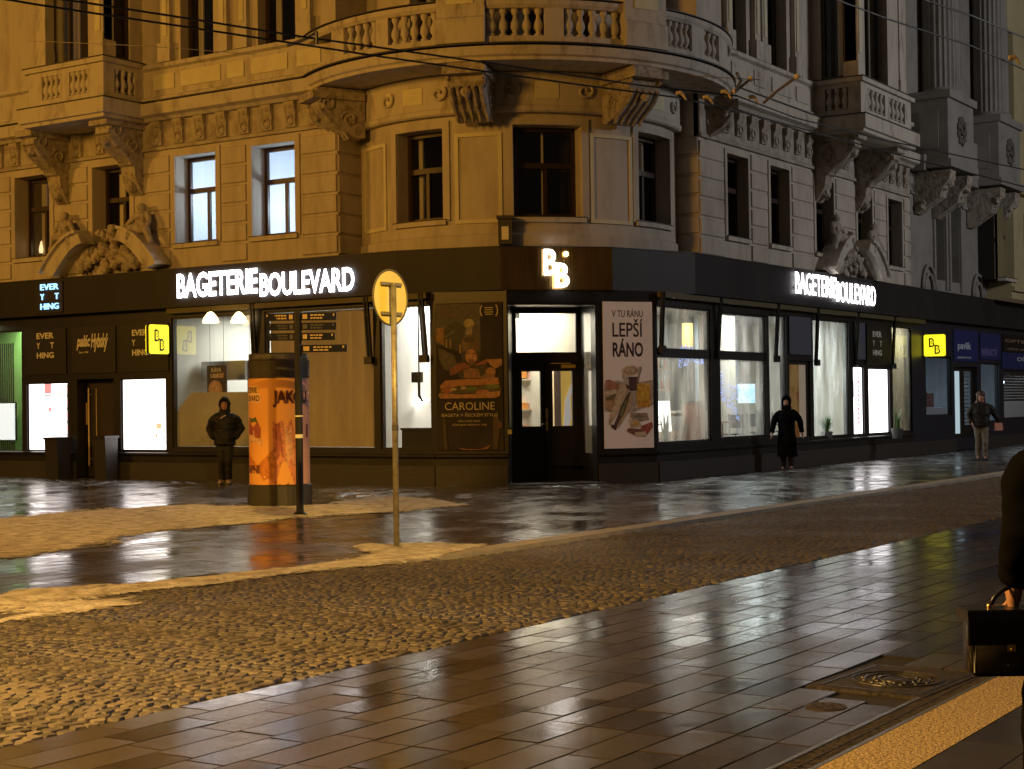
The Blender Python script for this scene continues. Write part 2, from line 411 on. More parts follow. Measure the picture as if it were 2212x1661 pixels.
# frieze of the round corner
bm = NB(); MF = MC(3.42)
sweep(bm, MF, F0, F1, [(-.2, 6.84), (.0, 6.84), (.03, 6.87), (.03, 6.95), (0, 6.98), (0, 7.58), (-.2, 7.58)], 72)
obj('frieze', bm, TRIM, PAL)
for xa, xb, ya, yb in ((871, 912, 184, 222), (1155, 1207, 164, 203), (1405, 1434, 206, 232), (1016, 1030, 168, 205), (834, 846, 198, 236)):
    a, b = cp(xa, 200, 3.42)[0], cp(xb, 200, 3.42)[0]
    bm = NB(); bx(bm, MF, a, b, 7.09, 7.40, .002, .014, 4); obj('frieze_panel', bm, PLASL, PAL)
for xc in (838, 948, 1103, 1262, 1452):
    a = cp(xc, 200, 3.42)[0]; k = 180/pi/3.42
    pts = [MF(a+(.03+.14*t/14)*cos(.5*t)*k, 7.25+(.03+.13*t/14)*sin(.5*t), .03) for t in range(15)]
    bm = NB(); tube(bm, pts, .028, 6); obj('frieze_scroll', bm, TRIM, PAL, True)
# ---- friezes and ledges of the straight fronts ----
SB0, SB1 = 10.62, X(62, 215, 1.2)[0]      # left bay
RB0, RB1 = 10.28, Y(1968, 270, 1.2)[0]    # right bay
for M, e0, zf, top in ((ML, YL, 6.90, 19), (MR, XR, 6.74, 16.72)):
    bm = NB()
    sweep(bm, M, e0, top, [(-.1, zf), (.07, zf), (.07, zf+.06), (.035, zf+.09), (.035, 7.50), (-.1, 7.50)]); obj('frieze', bm, GRIME_SHADE, PAL)
    bm = NB()
    sweep(bm, M, e0-.0, top, [(-.1, 7.50), (.14, 7.50), (.20, 7.56), (.32, 7.60), (.34, 7.84), (-.1, 7.87)]); obj('cornice', bm, TRIM, PAL)
    bm = NB(); bx(bm, M, e0, top, 7.872, 7.90, -.1, .30); obj('cornice_flashing', bm, LEAD, PAL)
    bm = NB(); sweep(bm, M, e0, top, [(-.1, 7.90), (.16, 7.90), (.16, 7.99), (.10, 8.02), (.10, 8.56), (.18, 8.60), (.18, 8.68), (-.1, 8.70)]); obj('parapet', bm, TRIM, PAL)
def bracket_mesh(M):
    bm = NB()
    sweep(bm, M, -.13, .13, [(.0, .06), (.05, .06), (.075, .16), (.06, .34), (.11, .44), (.11, .56), (.0, .56)])
    o = M(0, 0, 0); c = M(0, .19, .125)
    pts = [M(.085*cos(t*pi/5), .19+.085*sin(t*pi/5), .078) for t in range(11)]
    tube(bm, pts, .022, 6)
    bmesh.ops.translate(bm, verts=bm.verts, vec=-Vector((0, 0, 0)))
    bmesh.ops.recalc_face_normals(bm, faces=bm.faces)
    me = bpy.data.meshes.new('bracket'); bm.to_mesh(me); bm.free(); me.materials.append(CARV); return me
def brackets(M, me, lo, hi, n, z):
    for i in range(n):
        s = lo+(hi-lo)*i/(n-1) if n > 1 else lo
        o = bpy.data.objects.new('bracket', me); COL.objects.link(o); o.parent = PAL
        o.location = M(s, z, .034)
bl = bracket_mesh(lambda s, z, d: Vector((-d, s, z))); br = bracket_mesh(lambda s, z, d: Vector((s, -d, z)))
brackets(ML, bl, 5.95, 10.25, 8, 6.93); brackets(ML, bl, 12.0, 12.7, 2, 6.93); brackets(ML, bl, 14.75, 17.0, 5, 6.93)
brackets(MR, br, 5.1, 9.95, 9, 6.90); brackets(MR, br, 13.8, 16.3, 6, 6.90); brackets(MR, br, 11.3, 12.2, 3, 6.90)
# ---- big consoles ----
CPROF = [(0, 7.50), (1.08, 7.50), (1.08, 7.36), (.98, 7.34), (1.0, 7.20), (.86, 7.14), (.72, 6.98), (.52, 6.84), (.40, 6.80), (.38, 6.62), (.30, 6.58), (.26, 6.34), (.14, 6.12), (.05, 6.02), (0, 6.0)]
def console(M, s, wdt, prof=CPROF, dz=0, sc=1.0, fr=True, carved=True):
    bm = NB(); P = [(d*sc, z+dz) for d, z in prof]
    sweep(bm, M, s-wdt/2+.05, s+wdt/2-.05, P)
    P2 = [(d*sc+.03, z) for d, z in P[1:4]]
    bx(bm, M, s-wdt/2-.02, s+wdt/2+.02, 7.36+dz, 7.497+dz, .02, 1.11*sc)
    # scrolls on both cheeks and leaf ribs under the curve
    for sg in (-1, 1):
        for (cd_, cz, r) in ((.78*sc, 7.28+dz, .17), (.34*sc, 7.0+dz, .16)):
            pts = [M(s+sg*(wdt/2-.045), cz+r*(1-t/22)*sin(t*.55), cd_+r*(1-t/22)*cos(t*.55)) for t in range(16)]
            tube(bm, pts, .028, 5)
    if carved:
        for k in range(5):
            ss = s-wdt/2+.09+(wdt-.18)*k/4
            pts = [M(ss, 7.16+dz, .93*sc), M(ss, 6.98+dz, .76*sc), M(ss, 6.84+dz, .56*sc), M(ss, 6.74+dz, .42*sc), M(ss, 6.62+dz, .34*sc)]
            tube(bm, pts, [.05, .06, .05, .045, .03], 6)
        blob(bm, M(s, 7.06+dz, .90*sc), .10, seg=8, rough=.5, seed=s)
        if prof is CPROF: blob(bm, M(s, 6.18+dz, .18*sc), .13, seg=8, rough=.5, seed=s+3)
    obj('console', bm, CARV if carved else TRIM, PAL)
s_r = X(186, 250, 1.2)[0], X(220, 250, 1.2)[0]
console(ML, sum(s_r)/2, .50); console(ML, X(42, 275, 1.2)[0], .50)
console(MR, RB0+.30, .50); console(MR, RB1-.45, .50)
# ---- round corner consoles (radial) ----
for px in (742, 1022, 1352, 1545):
    a = CY(px, 190, 3.75)[0]; ar = radians(a)
    o0 = Vector((RC[0]+3.44*cos(ar), RC[1]+3.44*sin(ar), 0)); tdir = Vector((-sin(ar), cos(ar), 0)); nd = Vector((cos(ar), sin(ar), 0))
    Mx = (lambda o0, tdir, nd: (lambda s, z, d: o0+tdir*s+nd*d+Vector((0, 0, z))))(o0, tdir, nd)
    console(Mx, 0, .74, [(0, 7.58), (1.0, 7.58), (1.0, 7.42), (.92, 7.40), (.90, 7.26), (.82, 7.12), (.70, 6.96), (.52, 6.80), (.30, 6.70), (.12, 6.64), (0, 6.66)], dz=.08 if False else 0, sc=.98)
# ---- round balcony ----
M0 = MC(0)
bm = NB(); sweep(bm, M0, 137, 309, [(3.2, 7.60), (4.38, 7.60), (4.38, 7.66), (4.43, 7.69), (4.46, 7.84), (3.2, 7.87)], 90); obj('balcony_slab', bm, TRIM, PAL)
bm = NB(); sweep(bm, M0, 137, 309, [(4.1, 7.873), (4.49, 7.873), (4.49, 7.90), (4.1, 7.90)], 60); obj('cornice_flashing', bm, LEAD, PAL)
bm = NB(); sweep(bm, M0, 139, 306, [(4.16, 7.902), (4.40, 7.902), (4.40, 8.02), (4.16, 8.02)], 60); obj('balustrade_base', bm, TRIM, PAL)
bm = NB(); sweep(bm, M0, 139, 306, [(4.14, 8.52), (4.38, 8.52), (4.42, 8.58), (4.42, 8.66), (4.14, 8.68)], 90); obj('handrail', bm, TRIM, PAL)
bm = NB(); sweep(bm, M0, 139, 306, [(4.12, 8.682), (4.44, 8.682), (4.44, 8.70), (4.12, 8.70)], 60); obj('handrail_flashing', bm, LEAD, PAL)
BPROF = [(.055, 0), (.075, .02), (.075, .05), (.04, .07), (.055, .11), (.085, .17), (.075, .25), (.04, .33), (.035, .38), (.06, .42), (.07, .44), (.07, .5)]
bm = NB(); lathe(bm, (0, 0, 0), BPROF, 10); bmesh.ops.recalc_face_normals(bm, faces=bm.faces)
BME = bpy.data.meshes.new('baluster'); bm.to_mesh(BME); bm.free(); BME.materials.append(TRIM)
for p in BME.polygons: p.use_smooth = True
def baluster(loc, sz=1.):
    o = bpy.data.objects.new('baluster', BME); COL.objects.link(o); o.location = loc; o.scale = (sz, sz, sz); o.parent = PAL
pf = lambda px: CY(px, 60, 4.38)[0]
piers = [(716, 742), (812, 838), (946, 1048), (1177, 1218), (1345, 1432), (1494, 1520), (1552, 1570)]
for i, (xa, xb) in enumerate(piers):
    big = i in (2, 4); a, b = pf(xa), pf(xb); bm = NB()
    if big:
        sweep(bm, M0, a, b, [(4.05, 7.903), (4.52, 7.903), (4.52, 8.34), (4.47, 8.38), (4.47, 9.3), (4.05, 9.3)], 6)
        q = (b-a)*.22; bx(bm, M0, a+q, b-q, 8.60, 8.98, 4.472, 4.49, 4, 1)
    else: sweep(bm, M0, a, b, [(4.18, 8.021), (4.385, 8.021), (4.385, 8.519), (4.18, 8.519)], 3)
    obj('balcony_pier', bm, [TRIM, PLASL], PAL, True if False else False)
for (xa, xb), (xc, xd), n in zip(piers, piers[1:], (4, 5, 5, 5, 5, 3)):
    a, b = pf(xb), pf(xc)
    for k in range(n): baluster(M0(a+(b-a)*(k+.5)/n, 8.02, 4.28))
# balcony room wall behind
bm = NB(); du = [(cp(869, 20)[0], cp(946, 20)[0]), (cp(1085, 20)[0], cp(1300, 20)[0])]
wall(bm, MC(3.1), F0-4, F1+4, 7.87, 13, [(a, b, 8.0, 11) for a, b in du], .3, 40); obj('wall', bm, PLAS, PAL, True, norm=False)
for a, b in du: window(MC(3.1), a, b, 8.0, 11, .3, 'dark', curt=((.1, .25), (.75, .9)), n=4, sill=False)
# ---- bays ----
def bay(M, s0, s1, p, MS, fwin, swin, near):
    """M front mapping; MS side mapping (s from the wall outwards)"""
    MP = lambda s, z, d: M(s, z, d+p)
    e = .16
    bm = NB(); bx(bm, M, s0-e, s1+e, 7.56, 7.86, .1, p+e); bx(bm, M, s0-.08, s1+.08, 7.48, 7.56, .1, p+.08); obj('bay_ledge', bm, TRIM, PAL)
    bm = NB(); bx(bm, M, s0-e-.02, s1+e+.02, 7.862, 7.885, .1, p+e+.02); bx(bm, M, s0-.1, s1+.1, 8.722, 8.742, .1, p+.1); obj('cornice_flashing', bm, LEAD, PAL)
    # balustrade storey with blind openings
    W = s1-s0; g = .42
    o1 = (s0+g, s0+g+(W-3*g+.2)/2, 8.03, 8.52); o2 = (s1-g-(W-3*g+.2)/2, s1-g, 8.03, 8.52)
    bm = NB(); wall(bm, MP, s0, s1, 7.86, 8.62, [o1, o2], .16)
    for a, b, c, d in (o1, o2): quad(bm, [MP(a, c, -.16), MP(b, c, -.16), MP(b, d, -.16), MP(a, d, -.16)], 1)  # darker backing paints the shade of the recess behind the balusters
    so = (.34, p-.30, 8.03, 8.52)
    wall(bm, MS, 0, p, 7.86, 8.62, [so], .14)
    quad(bm, [MS(so[0], so[2], -.14), MS(so[1], so[2], -.14), MS(so[1], so[3], -.14), MS(so[0], so[3], -.14)], 1)
    for f in (MS,):
        pass
    obj('balustrade_wall', bm, [TRIM, GRIME_SHADE], PAL, norm=False)
    bm = NB(); bx(bm, M, s0-.08, s1+.08, 8.62, 8.72, .1, p+.08); obj('handrail', bm, TRIM, PAL)
    for a, b, c, d in (o1, o2):
        for k in range(4): baluster(MP(a+(b-a)*(k+.5)/4, 8.03, -.07), .98)
    for k in range(3): baluster(MS(so[0]+(so[1]-so[0])*(k+.5)/3, 8.03, -.07), .98)
    # upper storey
    q = p-.14; MQ = lambda s, z, d: M(s, z, d+q)
    sgn = 1 if near else -1
    bm = NB(); fw_ = (fwin[0], fwin[1], 8.745, 12.2)
    wall(bm, MQ, s0+.12, s1-.12, 8.742, 13, [fw_], .25)
    MS2 = lambda s, z, d: MS(s, z, d-.12)
    wall(bm, MS2, 0, q, 8.742, 13, [(swin[0], swin[1], 8.745, 12.2)], .2)
    wall(bm, lambda s, z, d: M(s1-.12+d, z, s), 0, q, 7.9, 13, [], .2)
    obj('wall', bm, PLAS, PAL, norm=False)
    window(MQ, *fw_, .25, 'dark', curt=((.06, .22), (.4, .52), (.74, .86)), split=.75, sill=False)
    window(MS2, swin[0], swin[1], 8.745, 12.2, .12, 'dark', curt=((.55, .8),), split=.75, sill=False, mull=False)
    # corner pilaster with base
    bm = NB(); c0 = s0+.12
    bx(bm, MQ, c0-.02, c0+.30, 8.742, 9.12, -.30, .055); bx(bm, MQ, c0, c0+.26, 9.12, 13, -.26, .035)
    bx(bm, MQ, c0+.06, c0+.20, 9.3, 13, .036, .06, 1, 1); obj('pilaster', bm, [TRIM, PLASL], PAL); bm = NB()
    bx(bm, MQ, s1-.44, s1-.10, 8.742, 9.12, -.20, .055); bx(bm, MQ, s1-.42, s1-.12, 9.12, 13, -.2, .035)
    obj('pilaster', bm, [TRIM, PLASL], PAL)
fl = sorted((X(77, 60, 1.06)[0], X(190, 60, 1.06)[0]))
MSL = pmap(0, SB0, -1, 0, -1)      # side of the left bay faces -y
bay(ML, SB0, SB1, 1.2, MSL, fl, (.34, .84), True)
MSR = pmap(RB0, 0, 0, -1, 1)       # side of the right bay faces -x
fr_ = sorted((Y(1868, 100, 1.06)[0], Y(1917, 100, 1.06)[0]))
bay(MR, RB0, RB1, 1.2, MSR, fr_, (.22, .80), True)
# ---- piano nobile walls ----
lu = [sorted((X(390, 90)[0], X(461, 90)[0])), sorted((X(557, 70)[0], X(638, 70)[0]))]
ru = [sorted((Y(1582, 60)[0], Y(1612, 60)[0])), sorted((Y(1657, 80)[0], Y(1699, 80)[0]))]
for M, e0, top, opn, dr in ((ML, YL, 19, lu, .3), (MR, XR, 16.72, ru, .32)):
    bm = NB(); wall(bm, M, e0, top, 8.70, 13, [(a, b, 8.72, 12.3) for a, b in opn], dr); obj('wall', bm, PLAS, PAL, norm=False)
    for a, b in opn:
        window(M, a, b, 8.72, 12.3, dr, 'dark', curt=((.12, .27), (.72, .86)), split=.8, mull=False, sill=False)
        for q in ((a-.52, a-.16), (b+.16, b+.52)):
            bm = NB(); bx(bm, M, q[0], q[1], 8.702, 9.1, .0015, .16); bx(bm, M, q[0]+.05, q[1]-.05, 9.1, 13, .0015, .11)
            bx(bm, M, q[0]+.12, q[1]-.12, 9.25, 13, .111, .13, 1, 1); obj('pilaster', bm, [TRIM, PLASL], PAL)
for M, segs in ((ML, ((5.75, 6.35), (6.6, 7.55), (7.75, 8.2), (8.4, 9.5), (9.7, 10.3))), (MR, ((4.9, 5.6), (5.9, 6.7), (7.0, 7.5), (7.9, 9.0), (9.2, 9.9)))):
    for a, b in segs:
        bm = NB(); bx(bm, M, a, b, 8.14, 8.46, .102, .125); obj('parapet_panel', bm, PLASL if M is ML else TRIM, PAL)
# utility box high on the round wall, beside the brass panel
a = cp(1080, 500)[0]; b = cp(1107, 500)[0]
bm = NB(); bx(bm, MCR, a, b, 4.40, 4.86, .055, .32, 1); bx(bm, MCR, a-.4, b+.4, 4.86, 4.92, .055, .36, 1); bx(bm, MCR, a+1, b-1, 4.48, 4.72, .321, .33, 1, 1)
obj('wall_lantern', bm, [mat('old_iron', (.05, .045, .04), .5), CURT], PAL)

# ---- broken pediments with seated figures ----
def prism(bm, M, pts, d0, d1, mi=0):
    A = [bm.verts.new(M(s, z, d0)) for s, z in pts]; B = [bm.verts.new(M(s, z, d1)) for s, z in pts]; n = len(pts)
    for f in (A, B): bm.faces.new(f).material_index = mi
    for i in range(n): bm.faces.new((A[i], A[(i+1) % n], B[(i+1) % n], B[i])).material_index = mi
def pediment(M, c, dr_, tz):
    """dr_=+1/-1 mirrors; c centre s"""
    for sg in (1, -1):
        pts = []
        for k in range(9):
            t = k/8; pts.append((c+sg*(1.78-1.15*t), 4.42+tz+.80*sin(t*1.5)**.9))
        low = [(c+sg*(1.42-.92*t/8), 4.32+tz+.66*sin(t/8*1.5)) for t in range(9)]
        bm = NB(); prism(bm, M, pts+low[::-1], .02, .42); prism(bm, M, [(s, z+.05) for s, z in pts]+[(s, z-.02) for s, z in pts][::-1], .01, .50)
        obj('broken_pediment', bm, TRIM, PAL)
    bm = NB()
    for k in range(70):
        s = rnd.uniform(-.85, .85); h = (1-abs(s)/.95)
        z = 4.42+tz+rnd.random()*1.05*h
        blob(bm, M(c+s, z, .06+.10*rnd.random()), .05+.075*rnd.random(), seg=7, rough=.9, seed=k, sc=(1, 1, 1.25))
    obj('carved_cartouche', bm, CARV, PAL, True)
    for sg in (1, -1):
        f = lambda s, z, d: M(c+sg*(1.16+s*.82), 5.13+tz+z*.80, d*.85+.14)
        N = {'pelvis': (f(0, 0, .12), .145, .13), 'belly': (f(.03, .18, .12), .14), 'chest': (f(.05, .36, .12), .14, .11), 'neck': (f(.04, .50, .14), .07), 'head': (f(.03, .62, .16), .115), 'crown': (f(.03, .73, .15), .10),
             'sl': (f(-.16, .42, .14), .075), 'el': (f(-.34, .24, .22), .06), 'hl': (f(-.44, .10, .26), .05),
             'sr': (f(.22, .42, .12), .075), 'er': (f(.34, .20, .18), .06), 'hr': (f(.24, .02, .26), .05),
             'kl': (f(.30, .06, .28), .10), 'al': (f(.42, -.26, .26), .065), 'fl': (f(.50, -.34, .30), .05),
             'kr': (f(-.26, .10, .30), .10), 'ar': (f(-.30, -.16, .28), .065), 'fr': (f(-.38, -.20, .32), .05)}
        E = [('pelvis', 'belly'), ('belly', 'chest'), ('chest', 'neck'), ('neck', 'head'), ('head', 'crown'), ('chest', 'sl'), ('sl', 'el'), ('el', 'hl'), ('chest', 'sr'), ('sr', 'er'), ('er', 'hr'), ('pelvis', 'kl'), ('kl', 'al'), ('al', 'fl'), ('pelvis', 'kr'), ('kr', 'ar'), ('ar', 'fr')]
        skinobj('seated_sculpture', N, E, CARV, PAL)
s_ = X(88, 533, -.5)[0]; c1_ = X(88, 533, -.5); c2_ = X(104, 537, -.5)
for c_, lb_ in ((c1_, 'left taller candle shaped light inside the far left mezzanine window'), (c2_, 'right shorter candle shaped light inside the far left mezzanine window')):
    bm = NB(); lathe(bm, ML(c_[0], c_[1]-.14, -.52), [(.05, 0), (.06, .06), (.045, .16), (.02, .25), (.004, .28)], 12)
    one('candle_light', bm, mat('candle_glow', (1, .75, .35), .5, emit=(1, .74, .38), es=3), lb_, 'lamp', 'candle lights in the mezzanine window', True)
pediment(ML, 11.72, 1, .08); pediment(MR, 12.2, 1, .05)
# ================= GROUND FLOOR OF THE PALACE =================
XE = 16.73
fo = [(-.2, 19), (-.2, 3.9), (.32, 1.93), (1.9, .47), (3.95, -.2), (XE, -.2)]
fi = [(.1, 19), (.1, 3.98), (.58, 2.07), (2.03, .72), (4.02, .1), (XE, .1)]
def plan(bm, pts, z0, z1, mi=0):
    A = [bm.verts.new((x, y, z0)) for x, y in pts]; B = [bm.verts.new((x, y, z1)) for x, y in pts]; n = len(pts)
    for f in (A, B): bm.faces.new(f).material_index = mi
    for i in range(n): bm.faces.new((A[i], A[(i+1) % n], B[(i+1) % n], B[i])).material_index = mi
for i in range(5):
    bm = NB(); plan(bm, [fo[i], fo[i+1], fi[i+1], fi[i]], 3.575, 4.36)
    obj('fascia', bm, BRASS if i == 2 else FASC, PAL, label='brass coloured fascia panel over the corner door' if i == 2 else None)
    g = lambda p, q, k: (p[0]+(q[0]-p[0])*k, p[1]+(q[1]-p[1])*k)
    bm = NB(); plan(bm, [g(fo[i], fi[i], -.05), g(fo[i+1], fi[i+1], -.05), g(fo[i+1], fi[i+1], 1), g(fo[i], fi[i], 1)], 4.362, 4.38)
    obj('fascia_flashing', bm, LEAD, PAL)
MB = pmap(fo[2][0], fo[2][1], fo[3][0]-fo[2][0], fo[3][1]-fo[2][1])
bm = NB()
for k in range(43): bx(bm, MB, .02+k*.05, .036+k*.05, 3.58, 4.355, .001, .012)
obj('fascia_rib', bm, BRASS, PAL)
# shop wall polyline
Bp = (.42, X(1096, 800, -.42)[0]); Ap = (0., X(940, 800)[0]); dirB = (1.58, -1.46)
MDr = pmap(Bp[0], Bp[1], *dirB)
sC = PM(MDr, 1290, 800)[0]; Cp = MDr(sC, 0, 0); Dp = (Y(1417, 800)[0], 0.)
MP1 = pmap(Ap[0], Ap[1], Bp[0]-Ap[0], Bp[1]-Ap[1]); L1 = sqrt((Bp[0]-Ap[0])**2+(Bp[1]-Ap[1])**2)
MP2 = pmap(Cp.x, Cp.y, Dp[0]-Cp.x, Dp[1]-Cp.y); L2 = sqrt((Dp[0]-Cp.x)**2+(Dp[1]-Cp.y)**2)
xl = lambda px, y=800: X(px, y)[0]
xr = lambda px, y=800: Y(px, y)[0]
ZB, ZTOP = .66, 3.30
LOPS = [('green', -60, 47, .56, 3.30), ('boxA', 57, 145, .58, 2.10), ('doorL', 166, 245, .02, 2.15), ('boxB', 260, 357, .60, 2.14),
        ('win1', 371, 553, ZB, 3.38), ('blind', 572, 808, ZB, 3.40), ('win3', 821, 931, ZB, 3.36)]
ROPS = [('w1', 1421, 1536, .70, 3.32), ('w2', 1556, 1655, .72, 3.30), ('w3', 1662, 1699, .70, 3.34), ('w4', 1757, 1834, .62, 3.34),
        ('boxC', 1843, 1866, .62, 2.28), ('boxD', 1876, 1921, .62, 2.25), ('w5', 1928, 1990, .62, 3.34)]
lo = {n: (xl(b), xl(a), c, d) for n, a, b, c, d in LOPS}
ro = {n: (xr(a), xr(b), c, d) for n, a, b, c, d in ROPS}
ro['doorR'] = (xr(1705), xr(1750), .66, 2.36)
bm = NB(); wall(bm, ML, Ap[1], 19, .02, 3.575, list(lo.values()), .16); obj('shopfront', bm, DARK, PAL, norm=False)
bm = NB(); wall(bm, MR, Dp[0], XE, .02, 3.575, list(ro.values()), .16); obj('shopfront', bm, DARK, PAL, norm=False)
bm = NB(); wall(bm, MP1, 0, L1, .02, 3.575, []); obj('shopfront', bm, DARK, PAL, norm=False)
bm = NB(); wall(bm, MP2, 0, L2, .02, 3.575, []); obj('shopfront', bm, DARK, PAL, norm=False)
# plinth and sill rail
for M, a, b, cut in ((ML, Ap[1], 19, [lo['doorL'][:2]]), (MR, Dp[0], XE, []), (MP1, 0, L1, []), (MP2, 0, L2, [])):
    segs = []; p = a
    for c, d in cut: segs.append((p, c-.05)); p = d+.05
    segs.append((p, b))
    bm = NB()
    for c, d in segs: bx(bm, M, c+.003, d-.003, .0, .36, .002, .055)
    obj('plinth', bm, PLIN, PAL)
    bm = NB()
    for c, d in segs: sweep(bm, M, c+.003, d-.003, [(.002, .50), (.03, .50), (.05, .53), (.05, .56), (.002, .58)])
    obj('sill_rail', bm, DARK, PAL)
def pane(M, o, d, mt=GLASS, par=PAL, name='pane'):
    bm = NB(); a, b, c, e = o; quad(bm, [M(a, c, d), M(b, c, d), M(b, e, d), M(a, e, d)]); return obj(name, bm, mt, par, norm=False)
def sframe(M, o, d0=-.10, d1=-.03, t=.05, trans=None, mul=()):
    a, b, c, e = o; bm = NB()
    bx(bm, M, a+.002, a+t, c+.002, e-.002, d0, d1); bx(bm, M, b-t, b-.002, c+.002, e-.002, d0, d1)
    bx(bm, M, a+t, b-t, c+.002, c+t, d0, d1); bx(bm, M, a+t, b-t, e-t, e-.002, d0, d1)
    if trans: bx(bm, M, a+t, b-t, trans-.09, trans+.09, d0, d1+.012)
    for m_ in mul: bx(bm, M, m_-.03, m_+.03, c+t, e-t, d0, d1-.01)
    w_ = obj('shop_window', bm, DARK2, PAL); pane(M, (a+t, b-t, c+t, e-t), (d0+d1)/2, GLASSM if M is MR else GLASS, w_); return w_
for n in ('green', 'win1', 'blind', 'win3'): sframe(ML, lo[n], t=.035)
sframe(MR, ro['w1'], t=.035, trans=2.42); sframe(MR, ro['w2'], t=.04, trans=2.42)
for n in ('w3', 'w4'): sframe(MR, ro[n], t=.035, trans=0)
sframe(MR, ro['w5'], t=.035)
# side door with grey transom panel on the right front
a, b, c, d = ro['doorR']
bm = NB(); bx(bm, MR, a+.002, a+.08, c, d-.002, -.12, -.05); bx(bm, MR, b-.08, b-.002, c, d-.002, -.12, -.05); bx(bm, MR, a+.08, b-.08, d-.08, d-.002, -.12, -.05)
dr0 = obj('side_door', bm, DARK2, PAL)
bm = NB(); bx(bm, MR, a+.08, (a+b)/2+.12, c, d-.08, -.10, -.08); bx(bm, MR, (a+b)/2+.13, b-.08, c, d-.08, -.10, -.08, 1, 1)
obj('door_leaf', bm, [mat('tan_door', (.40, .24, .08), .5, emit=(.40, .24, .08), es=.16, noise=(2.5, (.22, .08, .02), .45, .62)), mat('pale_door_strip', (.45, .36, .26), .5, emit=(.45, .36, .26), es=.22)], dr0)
bm = NB(); bx(bm, MR, xr(1704), xr(1751), 2.50, 3.34, .004, .03); obj('grey_transom_panel', bm, mat('blue_grey_panel', (.10, .11, .15), .4), PAL)
bm = NB(); bx(bm, MR, xr(1845), xr(1868), 2.45, 3.34, .004, .03); obj('grey_transom_panel', bm, mat('blue_grey_panel', (.10, .11, .15), .4), PAL)
# entrance lit from the upper floor side: double door of the corner
s0, s1 = PM(MDr, 1099, 800)[0], PM(MDr, 1287, 800)[0]; RD = .85
bm = NB(); wall(bm, MDr, 0, sC, .02, 3.575, [(s0, s1, .03, 3.30)], .001); 
sa, sb = PM(MDr, 1108, 800, -RD)[0], PM(MDr, 1254, 800, -RD)[0]
quad(bm, [MDr(s0, .03, 0), MDr(s0, 3.3, 0), MDr(sa, 3.3, -RD), MDr(sa, .03, -RD)])
for z0_, z1_, k0, k1 in ((.03, .55, 0, 1), (3.2, 3.3, 0, 1), (.55, 3.2, 0, .3), (.55, 3.2, .75, 1)):
    g = lambda k, z: MDr(s1+(sb-s1)*k, z, -RD*k)
    quad(bm, [g(k0, z0_), g(k1, z0_), g(k1, z1_), g(k0, z1_)])
quad(bm, [MDr(s0, 3.3, 0), MDr(s1, 3.3, 0), MDr(sb, 3.3, -RD), MDr(sa, 3.3, -RD)])
obj('shopfront', bm, DARK, PAL, norm=False)
g = lambda k, z: MDr(s1+(sb-s1)*k, z, -RD*k)
bm = NB(); quad(bm, [g(.3, .55), g(.75, .55), g(.75, 3.2), g(.3, 3.2)]); obj('pane', bm, GLASSM, PAL, norm=False)
bm = NB(); bx(bm, MDr, s0-.1, s1+.1, .0, .028, -RD-.1, .30); obj('door_step', bm, PLIN, PAL)
MDd = lambda s, z, d: MDr(s, z, d-RD)
P = lambda px, py: PM(MDr, px, py, -RD)
tr = (P(1115, 720)[0], P(1244, 720)[0], P(1150, 761)[1], P(1150, 677)[1])
g1 = (P(1127, 800)[0], P(1167, 800)[0], P(1150, 921)[1], P(1150, 802)[1]); g2 = (P(1193, 800)[0], P(1236, 800)[0], g1[2], g1[3])
bm = NB(); wall(bm, MDd, sa, sb, .03, 3.30, [tr, g1, g2], .06)
for o in ((g1[0]-.04, g1[1]+.04), (g2[0]-.04, g2[1]+.04)): bx(bm, MDd, o[0], o[1], .25, .85, .002, .02)
bx(bm, MDd, (g1[1]+g2[0])/2-.03, (g1[1]+g2[0])/2+.03, .05, P(1187, 778)[1], .002, .03); bx(bm, MDd, sa, sb, P(1187, 782)[1], P(1187, 770)[1], .002, .05)
dd = obj('double_door', bm, DARK2, PAL, norm=False)
for o in (tr, g1, g2): pane(MDd, o, -.03, GLASS, dd)
hs = (g1[1]+g2[0])/2+.0
bm = NB(); bx(bm, MDd, hs-.035, hs+.01, P(1187, 905)[1], P(1187, 882)[1], .031, .05); bx(bm, MDd, hs-.035, hs+.01, P(1187, 930)[1], P(1187, 908)[1], .031, .05); tube(bm, [MDd(hs-.01, P(1187, 915)[1], .05), MDd(hs-.01, P(1187, 915)[1], .10), MDd(hs-.12, P(1187, 915)[1], .10)], .012)
obj('door_handle', bm, GOLD, dd)
bm = NB(); bx(bm, MDd, P(1212, 790)[0], P(1241, 790)[0], P(1212, 795)[1], P(1212, 788)[1], .002, .06); bx(bm, MDd, P(1187, 787)[0], P(1232, 787)[0], P(1212, 786)[1], P(1212, 784)[1], .04, .06)
obj('door_closer', bm, mat('ochre_metal', (.55, .42, .12), .4), dd)
bm = NB(); u = (PM(MDr, 1097, 700)[0], PM(MDr, 1290, 700)[0]); bx(bm, MDr, u[0], u[1], 3.33, 3.37, .001, .06); obj('door_hood', bm, DARK, PAL)
